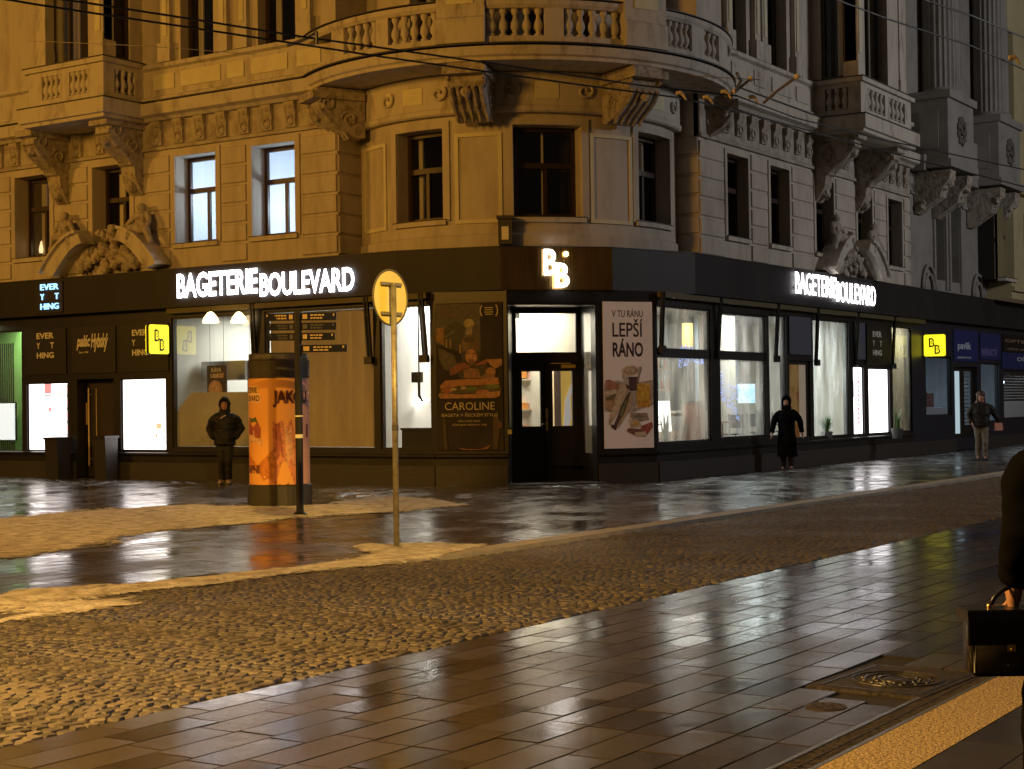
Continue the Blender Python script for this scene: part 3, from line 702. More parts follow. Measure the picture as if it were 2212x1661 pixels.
# ---- left passage door ----
a, b, c, d = lo['doorL']; bm = NB()
quad(bm, [ML(a, c, -.16), ML(a, d, -.16), ML(a, d, -.34), ML(a, c, -.34)]); quad(bm, [ML(b, c, -.16), ML(b, d, -.16), ML(b, d, -.34), ML(b, c, -.34)])
quad(bm, [ML(a, d, -.16), ML(b, d, -.16), ML(b, d, -.34), ML(a, d, -.34)]); quad(bm, [ML(a, c, -.34), ML(b, c, -.34), ML(b, d, -.34), ML(a, d, -.34)])
obj('door_recess', bm, DARK2, PAL, norm=False)
sD = X(198, 900, -.5)[0]; bm = NB(); bx(bm, ML, a+.02, b-.02, c, d-.02, -.32, -.28)
dl = obj('passage_door', bm, mat('dark_door_glass', (.05, .042, .034), .25), PAL)
bm = NB(); z1_, z0_ = X(190, 838, -.20)[1], X(190, 1006, -.20)[1]; s_ = X(192, 900, -.20)[0]
tube(bm, [ML(s_, z0_, -.20), ML(s_, z1_, -.20)], .018); tube(bm, [ML(s_-.22, z0_+.1, -.22), ML(s_-.22, z1_-.02, -.22)], .008)
for z in (z0_+.15, z1_-.15): tube(bm, [ML(s_, z, -.20), ML(s_, z, -.28)], .01)
obj('door_handle', bm, mat('pale_gold', (.75, .60, .34), .4, metal=.2), dl)
s_ = X(180, 880, -.20)[0]; bm = NB(); bx(bm, ML, s_-.07, s_+.09, X(180, 917, -.26)[1], X(180, 870, -.26)[1], -.278, -.25); bx(bm, ML, s_-.02, s_+.03, 1.28, 1.32, -.249, -.24, 1, 1)
obj('entry_panel', bm, [MATS['pale_gold'], mat('blue_led', (.2, .4, 1), .5, emit=(.15, .3, 1), es=6)], dl)
# ---- folding awning arms under the fascia ----
for M, px, pxb, zb in ((ML, 548, 556, 2.55), (ML, 795, 806, 2.42), (ML, 914, 926, 2.42), (MR, 1431, 1424, 2.55), (MR, 1556, 1546, 2.5), (MR, 1680, 1672, 2.45), (MR, 1766, 1759, 2.40), (MR, 1853, 1845, 2.42), (MR, 1932, 1925, 2.38)):
    fX = xl if M is ML else xr
    st = (X if M is ML else Y)(px, 700, .14)[0]; sb_ = fX(pxb)
    bm = NB()
    for off in (0, .07):
        A = [M(st+off, 3.56, .16), M(st+off+.04, 3.56, .16), M(sb_+off+.04, zb, .05), M(sb_+off, zb, .05)]
        Bq = [M(st+off, 3.56, .11), M(st+off+.04, 3.56, .11), M(sb_+off+.04, zb, .005), M(sb_+off, zb, .005)]
        va = [bm.verts.new(p) for p in A]; vb = [bm.verts.new(p) for p in Bq]
        bm.faces.new(va); bm.faces.new(vb)
        for i in range(4): bm.faces.new((va[i], va[(i+1) % 4], vb[(i+1) % 4], vb[i]))
    bx(bm, M, sb_-.03, sb_+.15, zb-.14, zb, .003, .09)
    obj('awning_arm', bm, BLACK, PAL)
for M, a, b in ((ML, lo['win3'][0], lo['win1'][1]), (MR, ro['w1'][0], ro['w5'][1])):
    bm = NB(); bx(bm, M, a, b, 3.46, 3.565, .003, .14); obj('awning_cassette', bm, mat('olive_awning', (.10, .085, .035), .6), PAL)

# ================= INTERIORS =================
bm = NB()
quad(bm, [(.2, 3.4, .30), (5, 5, .30), (5, 19, .30), (.2, 19, .30)]); quad(bm, [(.5, 3.2, .30), (3, .18, .30), (XE, .18, .30), (XE, 5, .30), (5, 5, .30)])
obj('floor', bm, IFLR, PAL, norm=False)
bm = NB()
quad(bm, [(.2, 3.0, 3.50), (5, 5, 3.50), (5, 19, 3.50), (.2, 19, 3.50)]); quad(bm, [(.3, 3.0, 3.50), (2.2, .8, 3.50), (2.9, .18, 3.5), (XE, .18, 3.50), (XE, 5, 3.50), (5, 5, 3.50)])
obj('ceiling', bm, ICEIL, PAL, norm=False)
yB = lo['boxB'][0]-.12
bm = NB()
quad(bm, [(5, 4.6, .3), (5, 19, .3), (5, 19, 3.5), (5, 4.6, 3.5)]); quad(bm, [(4.6, 5, .3), (XE, 5, .3), (XE, 5, 3.5), (4.6, 5, 3.5)])
quad(bm, [(.2, yB, .3), (5, yB, .3), (5, yB, 3.5), (.2, yB, 3.5)])
quad(bm, [(.16, lo['blind'][0]-.05, .3), (3.4, lo['blind'][0]-.05, .3), (3.4, lo['blind'][0]-.05, 3.5), (.16, lo['blind'][0]-.05, 3.5)])
obj('interior_wall', bm, IWALL, PAL, norm=False)
yg = lo['green'][0]-.10
bm = NB(); quad(bm, [(.17, yg, .3), (3, yg, .3), (3, yg, 3.5), (.17, yg, 3.5)]); quad(bm, [(1.6, yg, .3), (1.6, 19, .3), (1.6, 19, 3.5), (1.6, yg, 3.5)])
obj('interior_wall', bm, IGRN, PAL, norm=False, label='green wall behind the leftmost shop window')
x5 = ro['w5'][0]-.02
bm = NB(); quad(bm, [(x5+.75, 1.4, .3), (XE, 1.4, .3), (XE, 1.4, 3.5), (x5+.75, 1.4, 3.5)]); quad(bm, [(XE-.02, .2, .3), (XE-.02, 1.4, .3), (XE-.02, 1.4, 3.5), (XE-.02, .2, 3.5)])
quad(bm, [(x5-.1, .2, .3), (x5-.1, 5, .3), (x5-.1, 5, 3.5), (x5-.1, .2, 3.5)]); quad(bm, [(x5-.1, 2.2, .3), (x5+.75, 2.2, .3), (x5+.75, 2.2, 3.5), (x5-.1, 2.2, 3.5)]); quad(bm, [(x5+.75, 1.4, .3), (x5+.75, 2.2, .3), (x5+.75, 2.2, 3.5), (x5+.75, 1.4, 3.5)])
obj('interior_wall', bm, IWCR, PAL, norm=False, label='cream wall behind the window beside the right yellow sign')
bm = NB(); xa_ = xr(1465)+.9
quad(bm, [(2.9, .9, .3), (2.9, 3.2, .3), (2.9, 3.2, 3.5), (2.9, .9, 3.5)]); quad(bm, [(xa_-.9, 2.4, .3), (xa_+.4, 2.4, .3), (xa_+.4, 2.4, 3.5), (xa_-.9, 2.4, 3.5)])
quad(bm, [(9.4, 1.9, .3), (10.1, 1.9, .3), (10.1, 1.9, 3.5), (9.4, 1.9, 3.5)]); quad(bm, [(9.4, 1.9, .3), (9.4, 2.5, .3), (9.4, 2.5, 3.5), (9.4, 1.9, 3.5)])
obj('interior_wall', bm, IWCR, PAL, norm=False)
bm = NB(); quad(bm, [(xa_+.45, 3.2, .3), (9.3, 3.2, .3), (9.3, 3.2, 3.5), (xa_+.45, 3.2, 3.5)]); quad(bm, [(10.2, 3.0, .3), (12.6, 3.0, .3), (12.6, 3.0, 3.5), (10.2, 3.0, 3.5)])
obj('interior_wall', bm, mat('dark_interior_wall', (.30, .32, .33), .7, noise=(.7, (.10, .11, .12), .42, .62, .15)), PAL, norm=False)
for nm, loc, e, col, sx, sy in (('kitchen_ceiling_light', (2.4, 8.4, 3.45), 170, (1, .97, .86), 2.2, 2.4), ('corner_ceiling_light', (3.0, 3.2, 3.45), 330, (1, .90, .76), 1.8, 1.8),
        ('bar_ceiling_light', (1.6, 4.5, 3.45), 110, (1, .97, .90), .9, 1.0), ('cafe_ceiling_light', (6.0, 1.4, 3.45), 110, (1, .94, .88), 2.5, 1.0), ('cafe_ceiling_light', (10.6, 1.5, 3.45), 260, (.94, 1, .96), 2.4, 1.4),
        ('window_display_light', (x5+1.2, .8, 3.45), 34, (1, .93, .72), .9, .5), ('green_shop_light', (.9, 16.2, 3.45), 150, (.84, 1, .62), 2.2, .8)):
    light(nm, 'AREA', loc, e, col, sx, None, shape=sy)
light('wall_wash_light', 'SPOT', (3.6, .9, 2.1), 420, (1, .94, .82), .05, to=(3.1, 2.3, .9), spot=95)

def sit(o, *k): return o
# ---- light boxes and the display window panels ----
def lightbox(M, o, label, marks):
    a, b, c, e = o; bm = NB(); bx(bm, M, a+.03, b-.03, c+.03, e-.03, -.14, -.05)
    cx, cz = (a+b)/2, c
    t = thing('light_box', label, 'light box', M(cx, cz, -.1), 'lit white display boxes of the shopfront')
    obj('lit_panel', bm, ELB, t); bm = NB()
    bx(bm, M, a+.002, a+.03, c+.002, e-.002, -.14, -.03); bx(bm, M, b-.03, b-.002, c+.002, e-.002, -.14, -.03); bx(bm, M, a+.03, b-.03, c+.002, c+.03, -.14, -.03); bx(bm, M, a+.03, b-.03, e-.03, e-.002, -.14, -.03)
    obj('box_frame', bm, DARK2, t)
    bm = NB(); ms = []
    for u0, u1, v0, v1, col in marks:
        nm = 'print_%d_%d_%d' % tuple(int(x*99) for x in col)
        mm = mat(nm, col, .6, emit=col, es=.85)
        if mm not in ms: ms.append(mm)
        bx(bm, M, a+(b-a)*u0, a+(b-a)*u1, c+(e-c)*v0, c+(e-c)*v1, -.049, -.046, 1, ms.index(mm))
    if marks: obj('faded_print', bm, ms, t)
R_, K_, O_, G_ = (.85, .35, .38), (.16, .14, .15), (.95, .62, .40), (.62, .58, .60)
# u runs from s0 (image right on the left front)
mk = [(.43, .60, .84, .99, R_), (.43, .60, .80, .83, G_), (.43, .50, .58, .64, R_), (.02, .06, .2, .97, G_), (.12, .30, .82, .86, (.9, .88, .9)), (.02, .05, .05, .2, K_), (.14, .17, .84, .95, G_)]
for k in range(9): mk.append((.01, .07, .12+k*.095, .16+k*.095, K_ if k % 2 else R_))
lightbox(ML, lo['boxA'], 'white lit display box left of the passage door with a faded pink print', mk)
mk = [(.13, .25, .30, .38, O_), (.22, .27, .18, .24, O_), (.0, .08, .62, .64, (.6, .85, .5))]
for k in range(14): mk.append((.02+k*.028, .036+k*.028, .08+.006*(k % 3), .145-.005*(k % 4), K_))
lightbox(ML, lo['boxB'], 'white lit display box right of the passage door with black and orange marks low down', mk)
mk = [(.12, .22, .55, .8, G_)]
for k in range(12): mk.append((.52, .72, .16+.066*k, .20+.066*k, R_ if k % 3 == 0 or k < 3 else G_))
lightbox(MR, ro['boxC'], 'narrow white lit display box with vertical pink and grey lettering', mk)
lightbox(MR, ro['boxD'], 'wide plain white lit display box under the small black lettered panel', [])

# ---- lettered panels ----
def words(M, s0, s1, z0, z1, d, nm, parent, mt, rows=('EVER', 'Y   T', 'HING'), th=.02, bold=.03):
    n = len(rows); h = (z1-z0)/(n+(n-1)*.62)
    bm = NB()
    for i, r in enumerate(rows):
        zt = z1-i*h*1.62
        if r == 'Y   T':
            w_ = (s1-s0)*.20
            text(bm, M, 'Y', s0, s0+w_, zt-h, zt, d, d+th, bold); text(bm, M, 'T', s1-w_, s1, zt-h, zt, d, d+th, bold)
        else: text(bm, M, r, s0, s1, zt-h, zt, d, d+th, bold)
    return obj(nm, bm, mt, parent)
def panel(nm, label, M, s0, s1, z0, z1, d0, d1, mt=DARK2, cat='sign', group=None):
    t = thing(nm, label, cat, M((s0+s1)/2, z0, d0), group)
    bm = NB(); bx(bm, M, s0, s1, z0, z1, d0, d1); obj('panel', bm, mt, t); return t
t = panel('shop_sign', 'black lettered sign panel over the left white display box', ML, xl(145), xl(57), 2.28, 3.28, .003, .03)
words(ML, X(82, 746)[0], X(119, 746)[0], X(100, 774)[1], X(100, 719)[1], .031, 'lettering', t, PAPERT, th=.008)
t = panel('shop_sign', 'black sign panel with cream script over the passage door', ML, xl(252), xl(158), 2.28, 3.28, .003, .03)
bm = NB(); text(bm, ML, 'palác', X(168, 746)[0], X(198, 746)[0], X(180, 757)[1], X(180, 724)[1], .031, .038, .03, .3); text(bm, ML, 'Hybský', X(199, 746)[0], X(236, 746)[0], X(218, 760)[1], X(218, 720)[1], .031, .038, .03, .3)
text(bm, ML, 'Since 1928', X(173, 746)[0], X(193, 746)[0], X(182, 763)[1], X(182, 759)[1], .031, .036, .01); obj('lettering', bm, PAPERT, t)
t = panel('shop_sign', 'black lettered sign panel half hidden behind the left yellow box sign', ML, xl(366), xl(262), 2.28, 3.28, .003, .03)
words(ML, X(288, 746)[0], X(322, 746)[0], X(300, 768)[1], X(300, 712)[1], .031, 'lettering', t, PAPERT, th=.008)
t = panel('shop_sign', 'small black lettered sign panel over the wide right display box', MR, xr(1869), xr(1921), 2.34, 3.34, .02, .06)
words(MR, Y(1885, 740, .06)[0], Y(1904, 740, .06)[0], Y(1895, 768, .06)[1], Y(1895, 716, .06)[1], .061, 'lettering', t, PAPERT, th=.008)
t = panel('lit_shop_sign', 'blue white lit block letters on black square on the left fascia', ML, X(137, 640, .2)[0], X(78, 640, .2)[0], 3.62, 4.32, .203, .225)
words(ML, X(87, 640, .24)[0], X(126, 640, .24)[0], X(106, 668, .24)[1], X(106, 613, .24)[1], .226, 'lit_lettering', t, EB, th=.02, bold=.01)
# ---- big lit names on the fascia ----
def litname(M, F, parts, label, d0=.203):
    s = F(*parts[0][1][:2], .3)[0]
    t = thing('lit_shop_sign', label, 'sign', M(s, 3.7, d0))
    for txt, (xa, ya0, xb, yb0), (ya1, yb1) in parts:
        a, zb = F(xa, ya1, .3); b, zb2 = F(xb, yb1, .3); zt = F(xa, ya0, .3)[1]; zt2 = F(xb, yb0, .3)[1]
        bm = NB(); n = len(txt)
        text(bm, M, txt, a, b, (zb+zb2)/2, (zt+zt2)/2, d0+.05, .25, .028 if M is ML else .014); obj('lit_word', bm, EW, t)
        bm = NB(); bx(bm, M, min(a, b), max(a, b), (zb+zb2)/2+.12, (zb+zb2)/2+.15, d0, d0+.018); obj('mounting_rail', bm, BLACK, t)
litname(ML, X, (('BAGETERIE', (379, 593, 553, 576), (646, 632)), ('BOULEVARD', (558, 594, 762, 571), (645, 624))), 'large white lit two word name on the fascia left of the corner')
litname(MR, Y, (('BAGETERIE', (1723, 590, 1811, 595), (637, 641)), ('BOULEVARD', (1811, 611, 1896, 615), (655, 658))), 'white lit two word name on the fascia of the right street front')
t = thing('lit_shop_sign', 'two white lit overlapping B letters on the brass fascia panel', 'sign', MB(PM(MB, 1200, 600)[0], 3.6, .03))
for txt, x0, x1, y0, y1, d in (('B', 1175, 1204, 538, 594, .06), ('B', 1199, 1230, 568, 621, .10)):
    bm = NB(); a, zt = PM(MB, x0, y0, d); b, zb = PM(MB, x1, y1, d); text(bm, MB, txt, a, b, zb, zt, d-.02, d+.01, .02); obj('lit_letter', bm, EW, t)
bm = NB(); blob(bm, MB(PM(MB, 1221, 549)[0], PM(MB, 1221, 549)[1], .05), .05); one('fascia_lamp', bm, ELAMP, 'small orange lamp above the white letters on the brass panel', 'lamp')
# ---- yellow box signs ----
def bbsign(M, s0, s1, z0, z1, label, flip):
    t = thing('yellow_box_sign', label, 'sign', M((s0+s1)/2, z0, 0), 'yellow projecting box signs')
    bm = NB(); r = .05; pts = []
    for cx, cz, a0 in ((s1-r, z1-r, 0), (s0+r, z1-r, 90), (s0+r, z0+r, 180), (s1-r, z0+r, 270)):
        for k in range(5): an = radians(a0+k*22.5); pts.append((cx+r*cos(an), cz+r*sin(an)))
    def prism2(bm, pts, d0, d1):
        A = [bm.verts.new(M(s, z, d0)) for s, z in pts]; B = [bm.verts.new(M(s, z, d1)) for s, z in pts]; n = len(pts)
        bm.faces.new(A); bm.faces.new(B)
        for i in range(n): bm.faces.new((A[i], A[(i+1) % n], B[(i+1) % n], B[i]))
    prism2(bm, pts, -.06, .06); obj('lit_face', bm, EY, t)
    cs, cz = (s0+s1)/2, (z0+z1)/2
    bm = NB(); prism2(bm, [(cs+(s-cs)*1.03, cz+(z-cz)*1.03) for s, z in pts], -.035, .035); bx(bm, M, min(0, s0), s0+.01, cz-.03, cz+.03, -.03, .03); obj('box_rim', bm, BLACK, t)
    W, H = s1-s0, z1-z0
    for sd in (1, -1):
        bm = NB(); d0, d1 = (.061, .066) if sd == 1 else (-.061, -.066)
        fl = (lambda u: s1-u*W) if (flip == (sd == 1)) else (lambda u: s0+u*W)
        for u0, v0 in ((.24, .42), (.50, .10)):
            for (tt, dd, bo, mi) in (((0, 0), 0, .03, 0), ):
                text(bm, M, 'B', fl(u0), fl(u0+.26), z0+v0*H, z0+(v0+.42)*H, d0, d1, -.0 if False else .05, 0, 0)
            text(bm, M, 'B', fl(u0+.07), fl(u0+.20), z0+(v0+.07)*H, z0+(v0+.35)*H, d1, d1+.003*sd, -.01, 0, 1)
        obj('letters', bm, [mat('olive_ink', (.05, .045, .01), .6), EY], t)
yl_ = X(365, 735)[0]; za, zb_ = X(343, 766)[1], X(343, 704)[1]
bbsign(pmap(0, yl_, -1, 0, -1), .06, .60, za, zb_, 'yellow lit box sign with two letters at left end of the big kitchen window', True)
xr_ = Y(1994, 745)[0]; za, zb_ = Y(2018, 773)[1], Y(2018, 724)[1]
bbsign(pmap(xr_, 0, 0, -1, 1), .04, .62, za+.02, zb_-.02, 'yellow lit box sign with two letters at the far end of the right shopfront', False)

# café counter and shelves, kitchen shelf, café tables
def counter(M, s0, s1, zt, d0, d1, label, mt):
    t = thing('cafe_counter', label, 'counter', M((s0+s1)/2, .3, d0)); bm = NB(); bx(bm, M, s0, s1, .31, zt-.05, d0, d1); obj('counter_body', bm, mt, t)
    bm = NB(); bx(bm, M, s0-.04, s1+.04, zt-.048, zt, d0-.04, d1+.04); obj('counter_top', bm, mat('pale_counter_top', (.6, .58, .52), .3), t); return t
counter(MR, 7.6, 9.1, 1.28, -2.7, -2.2, 'dark brown counter at the back of the café', mat('walnut_front', (.20, .11, .06), .4))
def bottles(M, s0, s1, z, d, n, label, cols):
    t = thing('bottle_shelf', label, 'shelf', M((s0+s1)/2, z, d)); bm = NB(); bx(bm, M, s0, s1, z, z+.03, d-.12, d+.12); bx(bm, M, s0, s1, z+.48, z+.51, d-.12, d+.12); obj('shelf_boards', bm, mat('shelf_wood', (.30, .18, .09), .5), t)
    for row in (0, 1):
        for k in range(n):
            bm = NB(); c = M(s0+.08+(s1-s0-.16)*k/(n-1)+rnd.uniform(-.02, .02), z+.031+row*.48, d); h_ = rnd.uniform(.20, .32)
            lathe(bm, c, [(.035, 0), (.038, h_*.6), (.014, h_*.8), (.014, h_)], 8); obj('bottle', bm, cols[(k*3+row) % len(cols)], t, True)
BC = [mat('green_bottle', (.05, .18, .07), .15), mat('amber_bottle', (.40, .18, .04), .15), mat('clear_bottle', (.6, .62, .6), .15), mat('red_bottle', (.45, .05, .04), .2)]
bottles(MR, 7.7, 9.0, 1.75, -3.05, 8, 'wooden shelf of mixed bottles on the back wall of the café', BC)
bottles(ML, 6.2, 8.0, 1.9, -4.85, 9, 'long shelf of bottles on the back wall of the kitchen', BC)
def table(c, label):
    t = thing('cafe_table', label, 'table', c); x, y, z = c
    bm = NB(); lathe(bm, c, [(.20, 0), (.20, .02), (.03, .04), (.03, .70), (.30, .71), (.30, .74)], 20); obj('table_body', bm, mat('table_wood', (.34, .20, .10), .4), t)
    for sg in (-1, 1):
        s_ = thing('cafe_chair', label.replace('round table', 'chair drawn up '+('left' if sg < 0 else 'right')+' of the round table'), 'chair', (x+sg*.52, y, z), 'café chairs')
        Mc = lambda s, zz, d: Vector((x+sg*(.52+d), y+s, z+zz))
        bm = NB(); bx(bm, Mc, -.19, .19, .43, .46, -.19, .19); obj('seat', bm, mat('chair_black', (.03, .03, .03), .5), s_)
        bm = NB(); bx(bm, Mc, -.18, .18, .58, .88, .17, .20); obj('backrest', bm, MATS['chair_black'], s_)
        for a_ in (-.16, .16):
            for b_ in (-.16, .16):
                bm = NB(); bx(bm, Mc, a_-.012, a_+.012, 0, .429 if b_ < 0 else .90, b_-.012+(.026 if b_ > 0 else 0), b_+.012+(.026 if b_ > 0 else 0)); obj('leg', bm, BLACK, s_)
table((5.2, 1.3, .301), 'small round table behind the first café window')
table((7.9, 1.2, .301), 'small round table behind the tall misted window')
table((10.9, 1.5, .301), 'small round table behind the wide misted window')
# ================= POSTERS =================
def artmat(c):
    k = 'ink_%02x%02x%02x' % tuple(min(255, int(v*255)) for v in c)
    return mat(k, c, .55, noise=(14, tuple(v*.5 for v in c), .42, .66))
def art(name, parent, M, R, base, polys, crop, d=.03):
    """R=(sLeft,sRight,zb,zt); crop=(x0,x1,y0,y1) of the traced drawing"""
    ms = []; bm = NB(); k = 0
    for col, pts in polys:
        m_ = artmat(col)
        if m_ not in ms: ms.append(m_)
        if len(pts) == 4 and isinstance(pts[0], (int, float)):
            cx, cy, rx, ry = pts; pts = [(cx+rx*cos(t*pi/9), cy+ry*sin(t*pi/9)) for t in range(18)]
        q = [(R[0]+(R[1]-R[0])*(x-crop[0])/(crop[1]-crop[0]), R[3]+(R[2]-R[3])*(y-crop[2])/(crop[3]-crop[2])) for x, y in pts]
        poly(bm, M, q, d+k*.0003, ms.index(m_)); k += 1
    return obj(name, bm, ms, parent, norm=False)
def tx(bm, M, R, crop, t, x0, x1, y0, y1, d=.0425, bold=.02, mi=0, slope=0):
    f = lambda x: R[0]+(R[1]-R[0])*(x-crop[0])/(crop[1]-crop[0]); g = lambda y: R[3]+(R[2]-R[3])*(y-crop[2])/(crop[3]-crop[2])
    text(bm, M, t, f(x0), f(x1), g(y1), g(y0), d, None, bold, 0, mi)
# dark film-style baguette poster
R = (PM(MP1, 943, 800)[0], PM(MP1, 1087, 800)[0], PM(MP1, 1015, 973)[1], PM(MP1, 1015, 654)[1])
CR = (35, 725, 70, 1555)
t = thing('poster', 'tall dark poster of a helmeted man behind a baguette left of the corner door', 'poster', MP1(L1/2, R[2], .03))
bm = NB(); bx(bm, MP1, R[0], R[1], R[2], R[3], .003, .028); obj('poster_board', bm, mat('dark_poster', (.014, .010, .008), .75, noise=(1.2, (.035, .028, .02), .4, .7)), t)
SK, BR, DK, RD_ = (.50, .24, .12), (.46, .17, .06), (.035, .02, .012), (.26, .07, .04)
P_ = [((.07, .06, .06), [(40, 80), (500, 80), (500, 600), (40, 480)]), ((.30, .15, .03), [(40, 320), (130, 310), (120, 490), (40, 450)]),
      ((.025, .022, .02), [(120, 330), (240, 245), (330, 300), (330, 590), (280, 560), (235, 540), (120, 520)]), ((.10, .085, .07), [(125, 400), (235, 330), (235, 365), (135, 420)]),
      ((.36, .20, .05), [(138, 430), (156, 430), (156, 515), (138, 515)]), ((.36, .20, .05), [(180, 430), (196, 430), (196, 525), (180, 525)]), ((.36, .20, .05), [(280, 490), (296, 490), (298, 575), (282, 575)]),
      ((.09, .07, .055), [(60, 520), (120, 540), (230, 600), (260, 700), (170, 750), (110, 730), (70, 620)]),
      ((.42, .36, .16), (383, 280, 55, 48)), ((.30, .24, .16), [(350, 310), (420, 310), (412, 400), (352, 400)]),
      ((.12, .065, .035), (390, 500, 92, 108)), ((.18, .10, .05), (352, 480, 36, 70)), ((.04, .02, .015), [(330, 420), (450, 420), (440, 470), (340, 470)]), ((.03, .02, .012), [(310, 560), (480, 560), (490, 660), (300, 660)]),
      (SK, (403, 612, 60, 76)), ((.12, .06, .03), [(345, 572), (390, 575), (385, 586), (348, 584)]), ((.12, .06, .03), [(415, 578), (458, 572), (455, 584), (418, 588)]), ((.16, .07, .04), [(378, 640), (428, 640), (436, 690), (402, 706), (370, 690)]), ((.30, .12, .08), [(385, 655), (422, 655), (418, 664), (390, 664)]), ((.62, .34, .18), [(396, 590), (408, 590), (412, 636), (394, 636)]),
      (RD_, [(260, 680), (330, 665), (400, 715), (300, 770), (180, 800), (180, 745)]), (RD_, [(440, 690), (560, 640), (600, 640), (560, 690), (430, 730)]), ((.46, .22, .09), [(560, 645), (720, 638), (720, 700), (650, 740), (600, 700)]),
      (DK, [(245, 775), (320, 735), (420, 710), (540, 690), (600, 730), (560, 835), (300, 835)]), ((.28, .13, .06), [(320, 745), (400, 725), (480, 745), (500, 830), (330, 830)]), ((.48, .24, .10), (602, 768, 52, 44)), ((.30, .15, .07), [(480, 830), (560, 780), (650, 800), (640, 832)]),
      ((.50, .20, .08), [(75, 900), (130, 850), (300, 838), (480, 838), (680, 826), (690, 895), (300, 905), (80, 930)]), ((.09, .07, .025), [(75, 930), (690, 895), (710, 940), (690, 975), (75, 985)]), ((.40, .12, .06), (150, 950, 60, 26)), ((.44, .36, .20), (215, 935, 34, 16)), ((.12, .18, .04), (400, 935, 60, 22)), ((.44, .36, .22), (320, 925, 30, 18)), ((.14, .20, .05), (610, 915, 80, 20)), ((.46, .18, .08), (520, 975, 70, 30)),
      ((.52, .25, .12), [(62, 975), (300, 990), (470, 985), (700, 960), (695, 1010), (650, 1030), (80, 1030), (60, 1000)]),
      ((.05, .03, .02), [(100, 1230), (130, 1230), (150, 1550), (110, 1550)]), ((.08, .05, .035), [(620, 1250), (665, 1150), (690, 1330), (660, 1545), (620, 1545)]), ((.16, .05, .03), (690, 1300, 26, 36)),
      ((.30, .12, .05), [(250, 1525), (350, 1540), (480, 1542), (600, 1500), (560, 1540), (420, 1552), (300, 1548)])]
art('poster_picture', t, MP1, R, None, [(tuple(v*.9 for v in c), q) for c, q in P_], CR)
bm = NB(); A_ = (MP1, R, CR)
tx(bm, *A_, 'CAROLINE', 125, 640, 1070, 1148, bold=0); tx(bm, *A_, 'BAGETA V ŘECKÉM STYLU', 92, 668, 1172, 1215, bold=0)
tx(bm, *A_, 'kuřecí souvlaki, tzatziki,', 262, 492, 1245, 1270, bold=.0); tx(bm, *A_, 'pečená paprika, balkánský sýr, rukola', 202, 556, 1283, 1310, bold=.0)
tx(bm, *A_, 'KITCHEN', 72, 258, 172, 205, mi=1, bold=0); tx(bm, *A_, 'STREET', 85, 205, 130, 155, mi=1, bold=0)
obj('lettering', bm, [mat('cream_print', (.56, .46, .24), .6), mat('tan_print', (.22, .14, .08), .6)], t, norm=False)
bm = NB()
for sg, cx in ((-1, 520), (1, 672)):
    for k in range(7):
        an = pi/2*(-.75+k*.25); x = cx+sg*-10+sg*22*cos(an)*1.0; y = 155+52*sin(an)
        f = R[0]+(R[1]-R[0])*(x-35)/690; g_ = R[3]+(R[2]-R[3])*(y-70)/1485
        bx(bm, MP1, f-.012, f+.012, g_-.014, g_+.014, .056, .060)
for k in range(4): 
    f = lambda x: R[0]+(R[1]-R[0])*(x-35)/690
    z_ = R[3]+(R[2]-R[3])*(125+k*22-70)/1485; bx(bm, MP1, f(548+6*(k % 2)), f(640-6*(k % 2)), z_-.010, z_+.006, .056, .058)
obj('laurel_emblem', bm, MATS['cream_print'], t)
